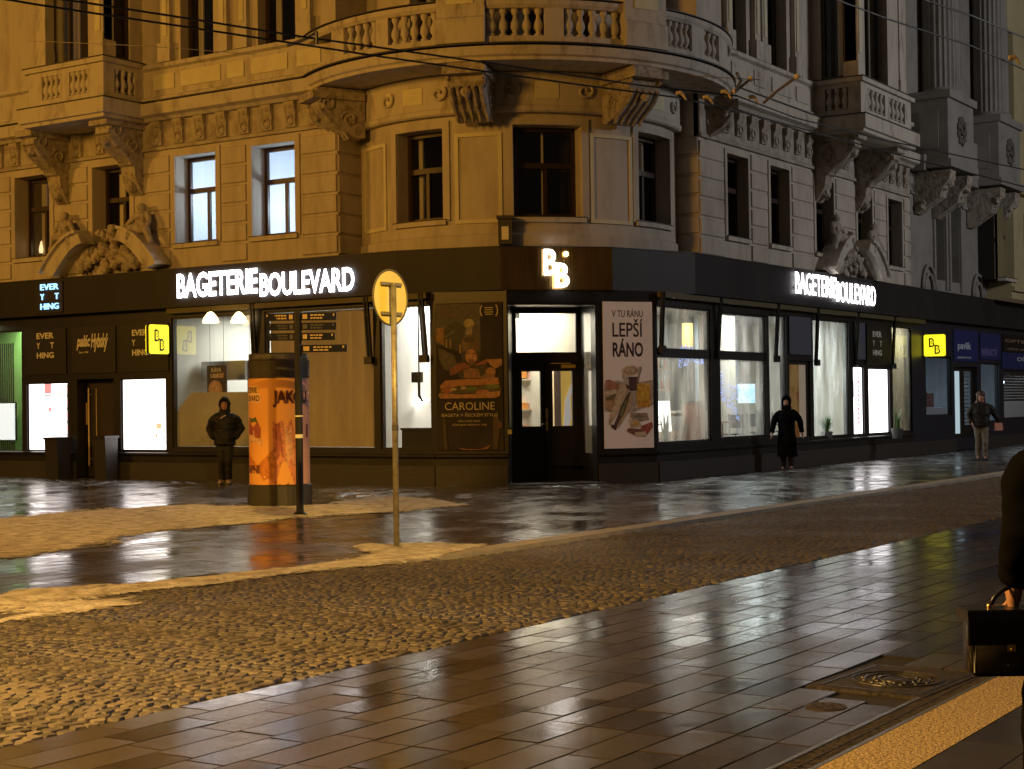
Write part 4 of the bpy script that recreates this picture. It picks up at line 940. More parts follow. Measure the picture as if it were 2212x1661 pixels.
# pale breakfast poster
R = (PM(MP2, 1303, 800)[0], PM(MP2, 1409, 800)[0], PM(MP2, 1356, 968)[1], PM(MP2, 1356, 652)[1]); CR = (122, 630, 65, 1530)
t = thing('poster', 'tall pale pink breakfast poster with big dark lettering right of the corner door', 'poster', MP2(L2/2, R[2], .03))
bm = NB(); bx(bm, MP2, R[0], R[1], R[2], R[3], .003, .028); obj('poster_board', bm, mat('pale_poster', (.80, .70, .66), .5, emit=(.80, .66, .60), es=.05, noise=(1.2, (.62, .53, .50), .5, .8)), t)
TO, CR_, BK = (.62, .44, .30), (.78, .66, .50), (.12, .06, .05)
P_ = [((.60, .52, .49), [(122, 880), (250, 850), (380, 880), (630, 850), (630, 1100), (400, 1180), (122, 1160)]),
      ((.55, .26, .18), [(135, 850), (180, 840), (290, 900), (270, 960), (150, 960), (135, 930)]), (CR_, [(135, 960), (280, 930), (290, 985), (170, 1020), (135, 1010)]), ((.22, .18, .08), [(135, 1020), (260, 975), (240, 1030), (180, 1060), (135, 1050)]), ((.66, .38, .22), [(135, 1060), (230, 1040), (200, 1150), (150, 1150)]),
      (BK, [(340, 815), (490, 815), (455, 955), (400, 960), (350, 930)]), ((.66, .60, .54), [(310, 760), (372, 800), (380, 905), (330, 880), (312, 830)]), (CR_, (400, 755, 92, 52)), ((.60, .40, .28), (400, 757, 76, 40)), ((.80, .68, .56), (395, 750, 48, 24)), ((.40, .32, .26), [(484, 715), (512, 715), (512, 745), (470, 865), (455, 865), (492, 745)]),
      ((.86, .52, .06), [(460, 885), (595, 880), (600, 1090), (590, 1125), (475, 1120), (455, 1060)]), ((.72, .36, .03), [(475, 1060), (590, 1060), (585, 1122), (480, 1120)]), ((.86, .62, .14), (528, 890, 66, 12)),
      ((.13, .09, .05), [(350, 990), (395, 960), (365, 1130), (250, 1310), (200, 1330)]), ((.26, .28, .10), [(335, 1060), (355, 1050), (300, 1210), (275, 1200)]), ((.70, .56, .40), [(275, 900), (325, 890), (370, 950), (360, 985), (230, 1220), (180, 1300), (160, 1290), (190, 1150)]), ((.80, .68, .52), [(300, 920), (345, 960), (210, 1210), (190, 1190)]), ((.62, .46, .30), [(395, 975), (420, 980), (385, 1150), (260, 1330), (225, 1345), (250, 1300), (330, 1170)]), ((.09, .04, .03), [(185, 1290), (250, 1300), (235, 1350), (190, 1320)]),
      ((.46, .36, .28), [(390, 1175), (560, 1180), (580, 1250), (470, 1270), (385, 1220)]), ((.72, .58, .44), [(370, 1240), (420, 1225), (500, 1290), (490, 1320), (390, 1330)]), ((.86, .52, .12), (440, 1285, 30, 22)), ((.50, .13, .09), [(500, 1310), (610, 1270), (620, 1320), (560, 1400), (480, 1370)]), ((.24, .12, .07), [(360, 1330), (500, 1340), (540, 1400), (420, 1400), (350, 1360)]), ((.74, .62, .50), [(430, 1375), (545, 1365), (550, 1420), (440, 1415)]), ((.30, .26, .22), (480, 1215, 60, 14))]
art('poster_picture', t, MP2, R, None, P_, CR)
bm = NB(); A_ = (MP2, R, CR)
tx(bm, *A_, 'V TU RÁNU', 212, 532, 132, 220, .0292, bold=.01); tx(bm, *A_, 'LEPŠÍ', 215, 530, 236, 418, .0292, bold=.012); tx(bm, *A_, 'RÁNO', 215, 530, 434, 618, .0292, bold=.03)
obj('lettering', bm, INK, t, norm=False)
# small yellow plate on the door jamb
s_, z_ = PM(MDr, 1101, 933); bm = NB(); bx(bm, MDr, s_-.035, s_+.035, z_-.04, z_+.04, .003, .02); one('door_plate', bm, mat('yellow_plate', (.75, .62, .12), .5), 'small yellow plate on the jamb left of the corner door', 'plate')
# two hanging posters inside the kitchen window
for i, (xa, xb, ya, yb, lb) in enumerate(((447, 490, 790, 872, 'black hanging poster with a pink cup picture inside the kitchen window'), (534, 566, 785, 870, 'black hanging poster with a round bowl picture inside the kitchen window'))):
    D_ = -.24; F_ = lambda px, py: X(px, py, D_)
    a, zt = F_(xa, ya); b, zb = F_(xb, yb); R = (a, b, zb, zt); CR = (0, 100, 0, 190)
    t = thing('poster', lb, 'poster', ML(a, zb, D_), 'hanging posters in the kitchen window')
    bm = NB(); bx(bm, ML, b, a, zb, zt, D_-.02, D_); obj('poster_board', bm, mat('black_board', (.05, .035, .025), .6), t)
    if i == 0: pl = [((.50, .28, .22), (42, 120, 36, 48)), ((.62, .40, .30), (40, 112, 26, 34)), ((.38, .18, .08), [(28, 40), (90, 36), (84, 64), (20, 62)])]
    else: pl = [((.36, .20, .07), [(0, 0), (100, 0), (100, 48), (0, 42)]), ((.16, .12, .06), (56, 92, 40, 40)), ((.09, .06, .04), (56, 92, 30, 30)), ((.34, .20, .10), (50, 86, 12, 10)), ((.20, .26, .08), (66, 100, 10, 8)), ((.48, .26, .18), [(60, 150), (100, 80), (100, 190), (70, 190)])]
    art('poster_picture', t, ML, R, None, pl, CR, D_+.002)
    if i == 0:
        bm = NB(); tx(bm, ML, R, CR, 'KÁVA', 24, 74, 6, 34, D_+.006, .02); tx(bm, ML, R, CR, 'S SEBOU', 18, 84, 42, 60, D_+.006, .01); obj('lettering', bm, PAPERT, t, norm=False)
    bm = NB()
    for q in (.15, .85): tube(bm, [ML(a+(b-a)*q, zt, D_-.01), ML(a+(b-a)*q, 3.49, D_-.01)], .004, 5)
    obj('hanging_wire', bm, BLACK, t)
# misted film along the foot of the kitchen window
pts = [X(px, py, -.12) for px, py in ((371, 975), (371, 922), (388, 880), (414, 848), (553, 846), (553, 975))]
bm = NB(); prism(bm, ML, [(s, max(z, .70)) for s, z in pts], -.135, -.125)
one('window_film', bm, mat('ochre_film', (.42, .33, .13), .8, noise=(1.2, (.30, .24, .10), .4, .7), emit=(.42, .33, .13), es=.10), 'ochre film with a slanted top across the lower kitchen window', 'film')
# upright ochre blind boards
a, b, c, d = lo['blind']; bm = NB(); n = 9
for k in range(n):
    p, q = a+.05+(b-a-.1)*k/n, a+.05+(b-a-.1)*(k+1)/n
    va = [bm.verts.new(ML(s, z, dd_)) for s, z, dd_ in ((p+.012, c+.04, -.20), (q-.012, c+.04, -.12), (q-.012, d-.05, -.12), (p+.012, d-.05, -.20))]
    vb = [bm.verts.new(ML(s, z, dd_)) for s, z, dd_ in ((p+.012, c+.04, -.22), (q-.012, c+.04, -.14), (q-.012, d-.05, -.14), (p+.012, d-.05, -.22))]
    bm.faces.new(va); bm.faces.new(vb)
    for i in range(4): bm.faces.new((va[i], va[(i+1) % 4], vb[(i+1) % 4], vb[i]))
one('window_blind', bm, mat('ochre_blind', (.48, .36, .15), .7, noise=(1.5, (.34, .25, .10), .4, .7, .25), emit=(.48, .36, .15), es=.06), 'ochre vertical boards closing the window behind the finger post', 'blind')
# kitchen hood, lamps, counter
HP = AT(505, 785, 33.6)
bm = NB(); bx(bm, ML, HP.y-.5, HP.y+.75, HP.z-.35, HP.z+.05, -HP.x-.5, -HP.x+.2)
one('extractor_hood', bm, STEEL, 'steel extractor hood behind the hanging posters', 'hood')
for px, lb in ((455, 'left glowing amber lamp at the top of the kitchen window'), (516, 'right glowing amber lamp at the top of the kitchen window')):
    c = AT(px, 684, 31.9); bm = NB(); lathe(bm, (c.x, c.y, c.z-.06), [(.02, .16), (.06, .14), (.14, .04), (.17, -.05), (.15, -.07), (0.01, -.05)], 14)
    t = thing('pendant_lamp', lb, 'lamp', c, 'amber lamps of the kitchen window'); obj('lamp_shade', bm, mat('amber_glass', (1, .6, .2), .5, emit=(1, .68, .30), es=4.5), t, True)
    bm = NB(); tube(bm, [c+Vector((0, 0, .09)), Vector((c.x, c.y, 3.495))], .006, 5); obj('lamp_cord', bm, BLACK, t)
bm = NB(); s0_, s1_ = lo['win3'][0]+.04, lo['win3'][0]+1.2; bx(bm, ML, s0_, s1_-.35, .35, 1.02, -.75, -.20); bx(bm, ML, s0_-.0, s1_-.33, 1.02, 1.06, -.78, -.18)
one('bar_counter', bm, DARK2, 'black low counter inside the narrow window behind the round sign', 'counter')
c = AT(905, 815, 30.4); bm = NB(); tube(bm, [c, c+Vector((0, 0, -.35)), c+Vector((.1, 0, -.45))], .03, 6); bx(bm, ML, c.y-.1, c.y+.12, c.z-.1, c.z+.1, -c.x, -c.x+.08); tube(bm, [c+Vector((0, 0, .1)), Vector((c.x, c.y, 3.49))], .015, 6)
one('hanging_fixture', bm, BLACK, 'black fixture hanging inside the narrow window behind the round sign', 'fixture')
c = AT(916, 865, 31.2); bm = NB(); blob(bm, c, .10, seg=12, sc=(1, 1, .6)); one('bar_lamp', bm, ESPOT, 'small white lamp low inside the narrow window behind the round sign', 'lamp')
# shelves behind the corner door
c = AT(1150, 850, 31.8); hd = Vector((.70, -.71, 0))
MSf = lambda s, z, d: Vector((c.x, c.y, 0))+hd*s+Vector((-.71, -.70, 0))*d+Vector((0, 0, z))
t = thing('display_shelf', 'warm lit shelf of orange boxes seen through the left door pane', 'shelf', (c.x, c.y, .3))
bm = NB(); bx(bm, MSf, -.32, .32, .31, 3.2, -.3, -.26); 
for z in (.9, 1.35, 1.95, 2.2, 2.45): bx(bm, MSf, -.32, .32, z, z+.03, -.26, .05)
obj('shelf_boards', bm, mat('shelf_cream', (.75, .66, .52), .6), t)
bm = NB()
for z, mi in ((2.0, 0), (2.25, 1), (1.38, 0), (.93, 1)):
    for k in range(3): bx(bm, MSf, -.28+k*.2, -.11+k*.2, z, z+.13, -.2, .02, 1, (mi+k) % 2)
obj('boxes', bm, [mat('orange_box', (.85, .38, .10), .6), mat('pink_box', (.80, .40, .30), .6)], t)
c2 = AT(1218, 860, 31.2)
bm = NB(); MSg = lambda s, z, d: Vector((c2.x, c2.y, 0))+hd*s+Vector((-.71, -.70, 0))*d+Vector((0, 0, z))
bx(bm, MSg, -.2, .25, .4, 2.35, -.03, 0); 
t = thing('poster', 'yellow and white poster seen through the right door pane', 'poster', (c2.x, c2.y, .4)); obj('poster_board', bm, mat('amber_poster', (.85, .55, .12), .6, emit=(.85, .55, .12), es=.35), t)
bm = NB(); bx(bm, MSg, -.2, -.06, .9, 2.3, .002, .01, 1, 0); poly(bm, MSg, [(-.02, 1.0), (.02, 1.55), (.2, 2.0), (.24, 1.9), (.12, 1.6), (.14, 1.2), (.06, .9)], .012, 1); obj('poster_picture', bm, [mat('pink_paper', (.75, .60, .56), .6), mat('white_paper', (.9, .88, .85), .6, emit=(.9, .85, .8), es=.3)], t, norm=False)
# café window contents (right front)
c = AT(1485, 720, 35.0); bm = NB(); lathe(bm, (c.x, c.y, c.z-.28), [(.06, .5), (.12, .5), (.13, 0), (.11, -.02)], 14)
t = thing('pendant_lamp', 'amber cylinder lamp hanging in the upper pane beside the pale poster', 'lamp', c); obj('lamp_shade', bm, mat('amber_shade', (1, .62, .2), .5, emit=(1, .62, .2), es=1.3), t, True)
bm = NB(); tube(bm, [c+Vector((0, 0, .22)), Vector((c.x, c.y, 3.495))], .006, 5); obj('lamp_cord', bm, BLACK, t)
lc = mat('blue_reflection_dot', (.3, .45, 1), .5, emit=(.26, .38, 1), es=1.7)
def reflection_cluster(polypx, n, dist, label, seed):  # glowing blue dots added behind the glass to imitate a street reflection
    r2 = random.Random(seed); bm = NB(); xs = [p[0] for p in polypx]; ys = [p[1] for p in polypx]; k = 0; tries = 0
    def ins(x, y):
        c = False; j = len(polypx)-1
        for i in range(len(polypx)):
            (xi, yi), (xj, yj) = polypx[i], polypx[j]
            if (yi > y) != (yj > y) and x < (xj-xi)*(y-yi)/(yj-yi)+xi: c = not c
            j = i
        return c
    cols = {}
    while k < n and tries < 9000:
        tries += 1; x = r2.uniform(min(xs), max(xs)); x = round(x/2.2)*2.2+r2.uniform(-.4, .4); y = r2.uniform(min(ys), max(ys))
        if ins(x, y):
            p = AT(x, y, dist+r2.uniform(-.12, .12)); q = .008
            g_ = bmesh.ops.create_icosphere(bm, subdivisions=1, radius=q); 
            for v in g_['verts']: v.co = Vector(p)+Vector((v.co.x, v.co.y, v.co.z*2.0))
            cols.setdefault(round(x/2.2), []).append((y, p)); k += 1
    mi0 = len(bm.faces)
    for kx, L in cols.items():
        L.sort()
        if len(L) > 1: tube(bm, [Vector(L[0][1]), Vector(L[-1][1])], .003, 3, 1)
    return one('reflection_dots', bm, [lc, BLACK], label, 'fairy lights')
reflection_cluster([(1466, 766), (1535, 766), (1535, 796), (1515, 787), (1490, 785), (1466, 797)], 170, 33.2, 'wide swag of glowing blue dots imitating a reflection behind the first café window', 1)
reflection_cluster([(1474, 745), (1496, 745), (1498, 757), (1466, 757)], 26, 33.2, 'short tuft of glowing blue dots imitating a reflection in the upper café pane', 2)
reflection_cluster([(1553, 790), (1562, 790), (1566, 828), (1596, 832), (1596, 862), (1588, 868), (1598, 912), (1594, 912), (1576, 884), (1554, 862)], 230, 34.4, 'ragged hanging cluster of glowing blue dots imitating a reflection behind the second café window', 3)
c = AT(1612, 850, 36.0); MSk = lambda s, z, d: Vector((c.x, c.y, c.z))+Vector((.62, -.78, 0))*s+Vector((-.78, -.62, 0))*d+Vector((0, 0, z))
bm = NB(); bx(bm, MSk, -.20, .20, -.22, .22, 0, .03); bx(bm, MSk, -.21, .21, -.23, .23, -.03, -.001, 1, 1)
one('menu_screen', bm, [mat('cyan_screen', (.4, .7, .9), .5, emit=(.38, .70, .95), es=1.5, noise=(4, (.8, .9, .95), .45, .6)), BLACK], 'glowing pale blue screen inside the second café window', 'screen')
c = AT(1434, 900, 32.6); t = thing('table_lamp', 'bright white lamp low inside the first café window beside the pale poster', 'lamp', (c.x, c.y, c.z-.5))
bm = NB(); lathe(bm, (c.x, c.y, c.z-.30), [(.16, 0), (.16, .02), (.12, .62), (.11, .62)], 20); obj('lamp_shade', bm, mat('white_shade', (1, 1, 1), .5, emit=(1, .96, .86), es=2.6), t, True)
bm = NB(); tube(bm, [(c.x, c.y, .31), (c.x, c.y, c.z-.3)], .015, 8); obj('lamp_stand', bm, BLACK, t)
light('table_lamp_light', 'POINT', c+Vector((.1, .25, .1)), 40, (1, .95, .84), .12)
def plant(px, py, dist, h, n, label, wd=.035, spread=.5, seed=1):
    r2 = random.Random(seed); b = AT(px, py, dist); t = thing('potted_plant', label, 'plant', b)
    bm = NB(); lathe(bm, (b.x, b.y, b.z-.25), [(.11, 0), (.15, .25), (.13, .25), (.12, .2)], 12); obj('pot', bm, mat('grey_pot', (.12, .12, .11), .6), t)
    bm = NB()
    for k in range(n):
        an = r2.uniform(0, 2*pi); L = h*r2.uniform(.55, 1); sp = spread*r2.uniform(.1, 1); dx, dy = cos(an), sin(an); w_ = wd*r2.uniform(.7, 1.2); prev = None
        for j in range(6):
            u = j/5; p = Vector((b.x+dx*(.04+sp*L*u*u), b.y+dy*(.04+sp*L*u*u), b.z-.03+L*(u-.35*sp*u*u))); wv = w_*(1-u**2.2)+.002; o_ = Vector((-dy, dx, 0))*wv
            cur = (bm.verts.new(p-o_), bm.verts.new(p+o_))
            if prev: bm.faces.new((prev[0], prev[1], cur[1], cur[0]))
            prev = cur
    obj('leaves', bm, mat('leaf_green', (.06, .14, .03), .45, noise=(8, (.12, .20, .05), .4, .6)), t, norm=False)
plant(1938, 925, 38.9, .62, 12, 'spiky green plant in the cream window below the mirrored yellow sign', .03, .22, 4)
plant(1785, 932, 37.0, .46, 46, 'bushy green plant behind the misted window beside the narrow display box', .03, .8, 5)
plant(1437, 955, 31.9, .75, 14, 'tall pale leafed plant at the foot of the first café window', .03, .3, 6)
plant(1640, 935, 35.2, .7, 16, 'green plant low behind the second café window', .03, .5, 8)
bm = NB(); q = AT(1505, 915, 33.6); bx(bm, MSk, 0, 0.01, 0, .01, 0, .01); bm.free()
bm = NB(); MSm = lambda s, z, d: Vector((q.x, q.y, .3))+Vector((.62, -.78, 0))*s+Vector((-.78, -.62, 0))*d+Vector((0, 0, z)); bx(bm, MSm, -.28, .10, .02, 1.15, 0, .25); bx(bm, MSm, -.32, .12, 1.15, 1.19, -.03, .28, 1, 1)
one('cafe_table', bm, [mat('brown_wood', (.25, .12, .07), .5), STEEL], 'brown wooden stand inside the first café window', 'stand')
# left shop: glowing screen and dark hanging rails behind the green window
a, zt = X(-24, 872, -.35); b, zb = X(29, 950, -.35)
t = thing('display_screen', 'glowing white screen hanging in the green shop window', 'screen', ML(b, zb, -.35)); bm = NB(); bx(bm, ML, b, a, zb, zt, -.40, -.36); obj('screen_face', bm, mat('white_screen', (1, 1, 1), .5, emit=(.93, 1, 1), es=2.2), t); bm = NB(); bx(bm, ML, b-.02, a+.02, zb-.02, zt+.02, -.44, -.401); obj('screen_housing', bm, BLACK, t)
bm = NB()
for k in range(7):
    s = X(2+k*4.5, 850, -.6)[0]; tube(bm, [ML(s, .55, -.6), ML(s, 3.05, -.6)], .018, 5)
bx(bm, ML, X(34, 850, -.6)[0], X(-20, 850, -.6)[0], .5, .55, -.66, -.54); one('hanging_rail', bm, BLACK, 'black upright rails behind the glowing screen in the green window', 'rails')

# ================= STREET FURNITURE =================
CC = Vector((-5.52, 2.10, 0)); CR0 = .455
MK = lambda r: (lambda s, z, d: Vector((CC.x+(r+d)*cos(radians(s)), CC.y+(r+d)*sin(radians(s)), z)))
th0 = math.degrees(atan2(CAM.y-CC.y, CAM.x-CC.x)) % 360
dC = (CC-CAM).length*cos(0); ppm = FPX/((CC-CAM).dot(_F))
pcx = 615
def ang(px): return th0+math.degrees(math.asin(max(-1, min(1, (px-pcx)/(CR0*ppm)))))
def zc(py): return 1.5-(py-(871+(pcx-1106)*-.01366))/ppm
t = thing('advertising_column', 'round advertising column with orange posters and a black cap', 'advertising column', CC)
bm = NB(); lathe(bm, CC, [(.49, 0), (.49, .31), (.47, .33), (.3, .33)], 40); obj('base', bm, mat('column_black', (.03, .026, .022), .5), t, False)
zd0, zd1 = .33, zc(817)
bm = NB(); lathe(bm, CC, [(CR0-.01, zd0-.01), (CR0-.01, zd1+.02)], 48); obj('drum', bm, mat('column_body', (.3, .3, .3), .5), t, True)
bm = NB(); lathe(bm, CC, [(.30, zd1), (.465, zd1), (.47, zd1+.26), (.45, zd1+.28), (.45, zd1+.30), (.435, zd1+.36), (.42, zd1+.38), (.01, zd1+.39)], 40); obj('cap', bm, MATS['column_black'], t)
K1 = MK(CR0); sm = ang(652)
bm = NB(); sweep(bm, K1, th0-100, sm-.6, [(-.005, zd0), (.003, zd0), (.003, zd1), (-.005, zd1)], 30); obj('orange_poster', bm, mat('orange_print', (.72, .33, .075), .6), t)
bm = NB(); sweep(bm, K1, sm, th0+100, [(-.005, zd0), (.003, zd0), (.003, zd1), (-.005, zd1)], 20); obj('pink_poster', bm, mat('pink_print', (.62, .34, .28), .5, noise=(3, (.5, .27, .22), .4, .7)), t)
bm = NB()
sweep(bm, K1, ang(556)-42, ang(576), [(.004, zc(868)), (.0055, zc(868)), (.0055, zc(850)), (.004, zc(850))], 10, 1); sweep(bm, K1, ang(556)-42, ang(571), [(.004, zc(849.5)), (.0055, zc(849.5)), (.0055, zc(833)), (.004, zc(833))], 10, 1)
text(bm, K1, 'BAGETERIE', ang(556)-40, ang(570), zc(848), zc(836), .0065, None, .03); text(bm, K1, 'BOULEVARD', ang(556)-40, ang(575), zc(866), zc(853), .0065, None, .03)
text(bm, K1, 'JAKOU', ang(602), ang(673), zc(880), zc(843), .0065, None, .05)
text(bm, K1, 'ZAPNI', ang(553)-18, ang(573), zc(1020), zc(1002), .0065, None, .05)
obj('lettering', bm, [mat('brown_ink', (.10, .02, .01), .6), mat('cream_label', (.75, .50, .22), .6)], t, norm=False)
def kp(bm, pts, d, mi):
    # curved patch: scanline strips so that it hugs the drum
    s_ = [ang(p[0]) for p in pts]; q = [(a_, zc(p[1])) for a_, p in zip(s_, pts)]
    cx = sum(a for a, b in q)/len(q); cz = sum(b for a, b in q)/len(q)
    for i in range(len(q)):
        a0, b0 = q[i]; a1, b1 = q[(i+1) % len(q)]; N_ = 3
        for j in range(N_):
            f = lambda u, v: (cx+((a0+(a1-a0)*v)-cx)*u, cz+((b0+(b1-b0)*v)-cz)*u)
            u0, u1 = j/N_, (j+1)/N_
            p4 = [f(u0, 0), f(u1, 0), f(u1, 1), f(u0, 1)] if j else [f(0, 0), f(u1, 0), f(u1, 1)]
            poly(bm, K1, p4, d, mi)
bm = NB()
kp(bm, [(552, 905), (570, 908), (577, 925), (576, 945), (566, 952), (552, 950)], .0064, 0); kp(bm, [(552, 900), (566, 900), (572, 912), (556, 912)], .0072, 1); kp(bm, [(552, 935), (562, 928), (578, 946), (578, 962), (552, 962)], .0080, 2)
kp(bm, [(601, 910), (620, 908), (640, 905), (648, 935), (648, 1050), (604, 1050), (602, 985)], .0064, 3); kp(bm, [(606, 915), (616, 912), (624, 985), (610, 990)], .0072, 0); kp(bm, [(626, 925), (640, 920), (646, 1000), (630, 1005)], .0074, 4)
kp(bm, [(551, 971), (601, 968), (604, 1040), (580, 1035), (551, 1010)], .0060, 5)
kp(bm, [(612, 1042), (616, 1052), (632, 1052), (634, 1040), (628, 1044), (620, 1044)], .0082, 6); kp(bm, [(655, 905), (660, 915), (658, 935), (654, 940)], .0082, 6); kp(bm, [(656, 950), (660, 960), (657, 975)], .0082, 6); kp(bm, [(672, 915), (675, 918), (674, 945), (671, 945)], .0082, 6)
obj('printed_picture', bm, [artmat((.36, .08, .05)), artmat((.10, .14, .03)), artmat((.75, .42, .22)), artmat((.62, .22, .10)), artmat((.74, .38, .20)), artmat((.60, .20, .03)), artmat((.12, .04, .03))], t, norm=False)
# finger post
FB = Vector((-7.12, .31, 0)); dF = (FB-CAM).dot(_F); fpp = FPX/dF
def zf(py, px=648): return 1.5-(py-(871+(px-1106)*-.01366))/fpp
t = thing('finger_post', 'black finger post with seven small direction panels', 'signpost', FB)
bm = NB(); tube(bm, [FB, FB+Vector((0, 0, zf(672)))], .052, 14); lathe(bm, FB, [(.10, 0), (.10, .02), (.06, .05)], 14); obj('post', bm, BLACK, t, False)
bm = NB(); lathe(bm, FB, [(.056, zf(946)), (.056, zf(938))], 12); lathe(bm, FB, [(.056, zf(900)), (.056, zf(897))], 12); obj('sticker', bm, PAPERT, t)
fd = Vector((_R.x, _R.y, 0)).normalized(); fn = Vector((-_F.x, -_F.y, 0)).normalized()
MFp = lambda s, z, d: FB+fd*s+fn*d+Vector((0, 0, z))
icons = 0
for xa, xb, ya, yb, dark in ((659, 732, 675, 692, 0), (659, 731, 697, 713, 1), (659, 728, 719, 735, 0), (659, 754, 745, 761, 0), (577, 641, 676, 692, 0), (584, 641, 698, 713, 1), (584, 641, 719, 735, 1)):
    a, b = (xa-648)/fpp, (xb-648)/fpp
    if a > 0: a = .05
    else: b = -.05
    z0, z1 = zf(yb), zf(ya); W = b-a
    bm = NB(); bx(bm, MFp, a, b, z0, z1, -.012, .012); pn = obj('direction_panel', bm, mat('navy_panel', (.012, .014, .022), .3), t)
    bm = NB(); sg = 1 if a > 0 else -1; o0 = a if sg > 0 else b
    px_ = lambda u: o0+sg*u*abs(W)
    h = z1-z0
    for rr, (u0, u1) in enumerate(((.26, .26+.40), (.26, .26+.34))):
        u = u0
        while u < u1-.01:
            wv = rnd.uniform(.05, .11); e = min(u+wv, u1); zz = z0+h*(.58 if rr == 0 else .20)
            bx(bm, MFp, *sorted((px_(u), px_(e))), zz, zz+h*.2, .0125, .0145); u = e+.02
    bx(bm, MFp, *sorted((px_(.04), px_(.17))), z0+h*.2, z0+h*.8, .0125, .0145); bx(bm, MFp, *sorted((px_(.90), px_(.94))), z0+h*.55, z0+h*.85, .0125, .0145)
    obj('panel_print', bm, mat('gold_print', (.62, .46, .20), .5) if not dark else mat('dim_print', (.10, .09, .07), .5), pn)
# round traffic sign seen from behind
SB_ = Vector((-10.586, -4.03, 0)); dS = (SB_-CAM).dot(_F); spp = FPX/dS
zs = lambda py: 1.5-(py-(871+(857-1106)*-.01366))/spp
t = thing('traffic_sign', 'back of a round traffic sign on a thin grey pole', 'traffic sign', SB_)
bm = NB(); tube(bm, [SB_, SB_+Vector((0, 0, zs(612)))], .031, 14); lathe(bm, SB_, [(.034, zs(612)-.02), (.034, zs(612)), (.01, zs(612)+.012)], 12); lathe(bm, SB_, [(.07, .0), (.07, .012), (.04, .03)], 12)
obj('pole', bm, mat('galvanised_pole', (.36, .34, .28), .45, metal=.4, noise=(14, (.22, .2, .16), .45, .65)), t, True)
zcn = zs(641); Rd = 60/spp; sc_ = Vector((SB_.x+.03, SB_.y+.065, zcn))
bm = NB(); nsg = 40
fr = [sc_+Vector((Rd*cos(2*pi*k/nsg), .0, Rd*sin(2*pi*k/nsg))) for k in range(nsg)]
v0 = [bm.verts.new(p) for p in fr]; v1 = [bm.verts.new(p+Vector((0, .004, 0))) for p in fr]; bm.faces.new(v0); bm.faces.new(v1)
for k in range(nsg): bm.faces.new((v0[k], v0[(k+1) % nsg], v1[(k+1) % nsg], v1[k]))
obj('disc', bm, mat('yellow_lit_aluminium', (.86, .74, .26), .5, noise=(3, (.70, .60, .20), .4, .7)), t)  # yellow of the lamplight is put into the disc's base colour
bm = NB(); tube(bm, fr+fr[:2], .011, 8); obj('disc_rim', bm, mat('dark_rim', (.10, .09, .07), .5), t, True)
bm = NB()
for zz in (zcn+.14, zcn-.17):
    bx(bm, lambda s, z, d: sc_+Vector((s, -d, z-zcn)), -.17, .17, zz-.017, zz+.017, .002, .028)
obj('bracket', bm, mat('bracket_metal', (.20, .18, .13), .5), t)
bm = NB(); lathe(bm, SB_, [(.035, zs(930)), (.035, zs(918))], 12); obj('sticker', bm, mat('faded_sticker', (.12, .12, .12), .5), t)
# litter bins either side of the passage door
for (px, py, w_, h_, lb) in ((129, 1040, .40, .90, 'dark square planter box left of the passage door'), (232, 1036, .36, .93, 'dark square planter box right of the passage door')):
    s_ = X(px, py, .3)[0]; c = ML(s_, 0, .34); t = thing('planter_box', lb, 'planter', c, 'planters by the passage door')
    bm = NB(); M_ = lambda s, z, d: c+Vector((-d, s, z))
    sweep(bm, lambda s, z, d: c+Vector((d, s, z)), -w_/2, w_/2, [(-w_/2+.03, 0), (w_/2-.03, 0), (w_/2, h_), (-w_/2, h_)]); obj('box', bm, mat('planter_dark', (.018, .016, .018), .5), t)
    bm = NB(); bx(bm, M_, -w_/2-.02, w_/2+.02, h_-.05, h_, -w_/2-.02, w_/2+.02); obj('rim', bm, BLACK, t)
# ---- overhead wires ----
def wire(pts, r, label, z=5.8, mt=BLACK, grp='overhead street wires'):
    P = []; q = [Vector((*G(x, y, z), z)) for x, y in pts]
    bm = NB(); tube(bm, q, r, 6); return one('overhead_wire', bm, mt, label, 'wire', grp)
wire([(-60, -14), (75, 9), (193, 27), (388, 56), (664, 98), (787, 117), (1025, 151), (1260, 184), (1459, 210), (1557, 230), (1741, 280), (1972, 343), (2240, 410)], .012, 'lower of the two dark wires crossing the left front')
wire([(30, -16), (193, 7), (388, 37), (664, 81), (787, 98), (1050, 135), (1382, 184), (1592, 207), (1716, 254), (1900, 300), (2240, 372)], .012, 'upper of the two dark wires crossing the left front')
wire([(1780, -12), (1817, 3), (1921, 42), (2101, 100), (2240, 163)], .010, 'longer dark wire over the giant columns')
wire([(1980, -8), (2007, 3), (2097, 33), (2240, 92)], .010, 'short dark wire at the upper right edge')
wire([(60, 88), (330, 100), (554, 118)], .004, 'thin pale wire before the left bay', 6.0, mat('pale_wire', (.5, .45, .35), .5))
wire([(1490, 163), (1600, 170), (1640, 172)], .006, 'thin pale wire by the gilded clamps', 5.9, MATS['pale_wire'])
for i, (px, py, lb) in enumerate(((1470, 205, 'leftmost clamp'), (1528, 214, 'second clamp from left'), (1567, 202, 'clamp with a yellow glint'), (1626, 213, 'fourth clamp from left'), (2190, 128, 'clamp at the far right edge'))):
    z = 5.82; c = Vector((*G(px, py, z), z)); bm = NB()
    tube(bm, [c+fd*-.06+Vector((0, 0, .02)), c+fd*.0+Vector((0, 0, .03)), c+fd*.04+Vector((0, 0, .0)), c+fd*.08+Vector((0, 0, -.07))], [.03, .032, .022, .014], 8)
    one('wire_clamp', bm, mat('pale_insulator', (.75, .66, .52), .35), lb+' on the overhead wires', 'clamp', 'clamps of the overhead wires')
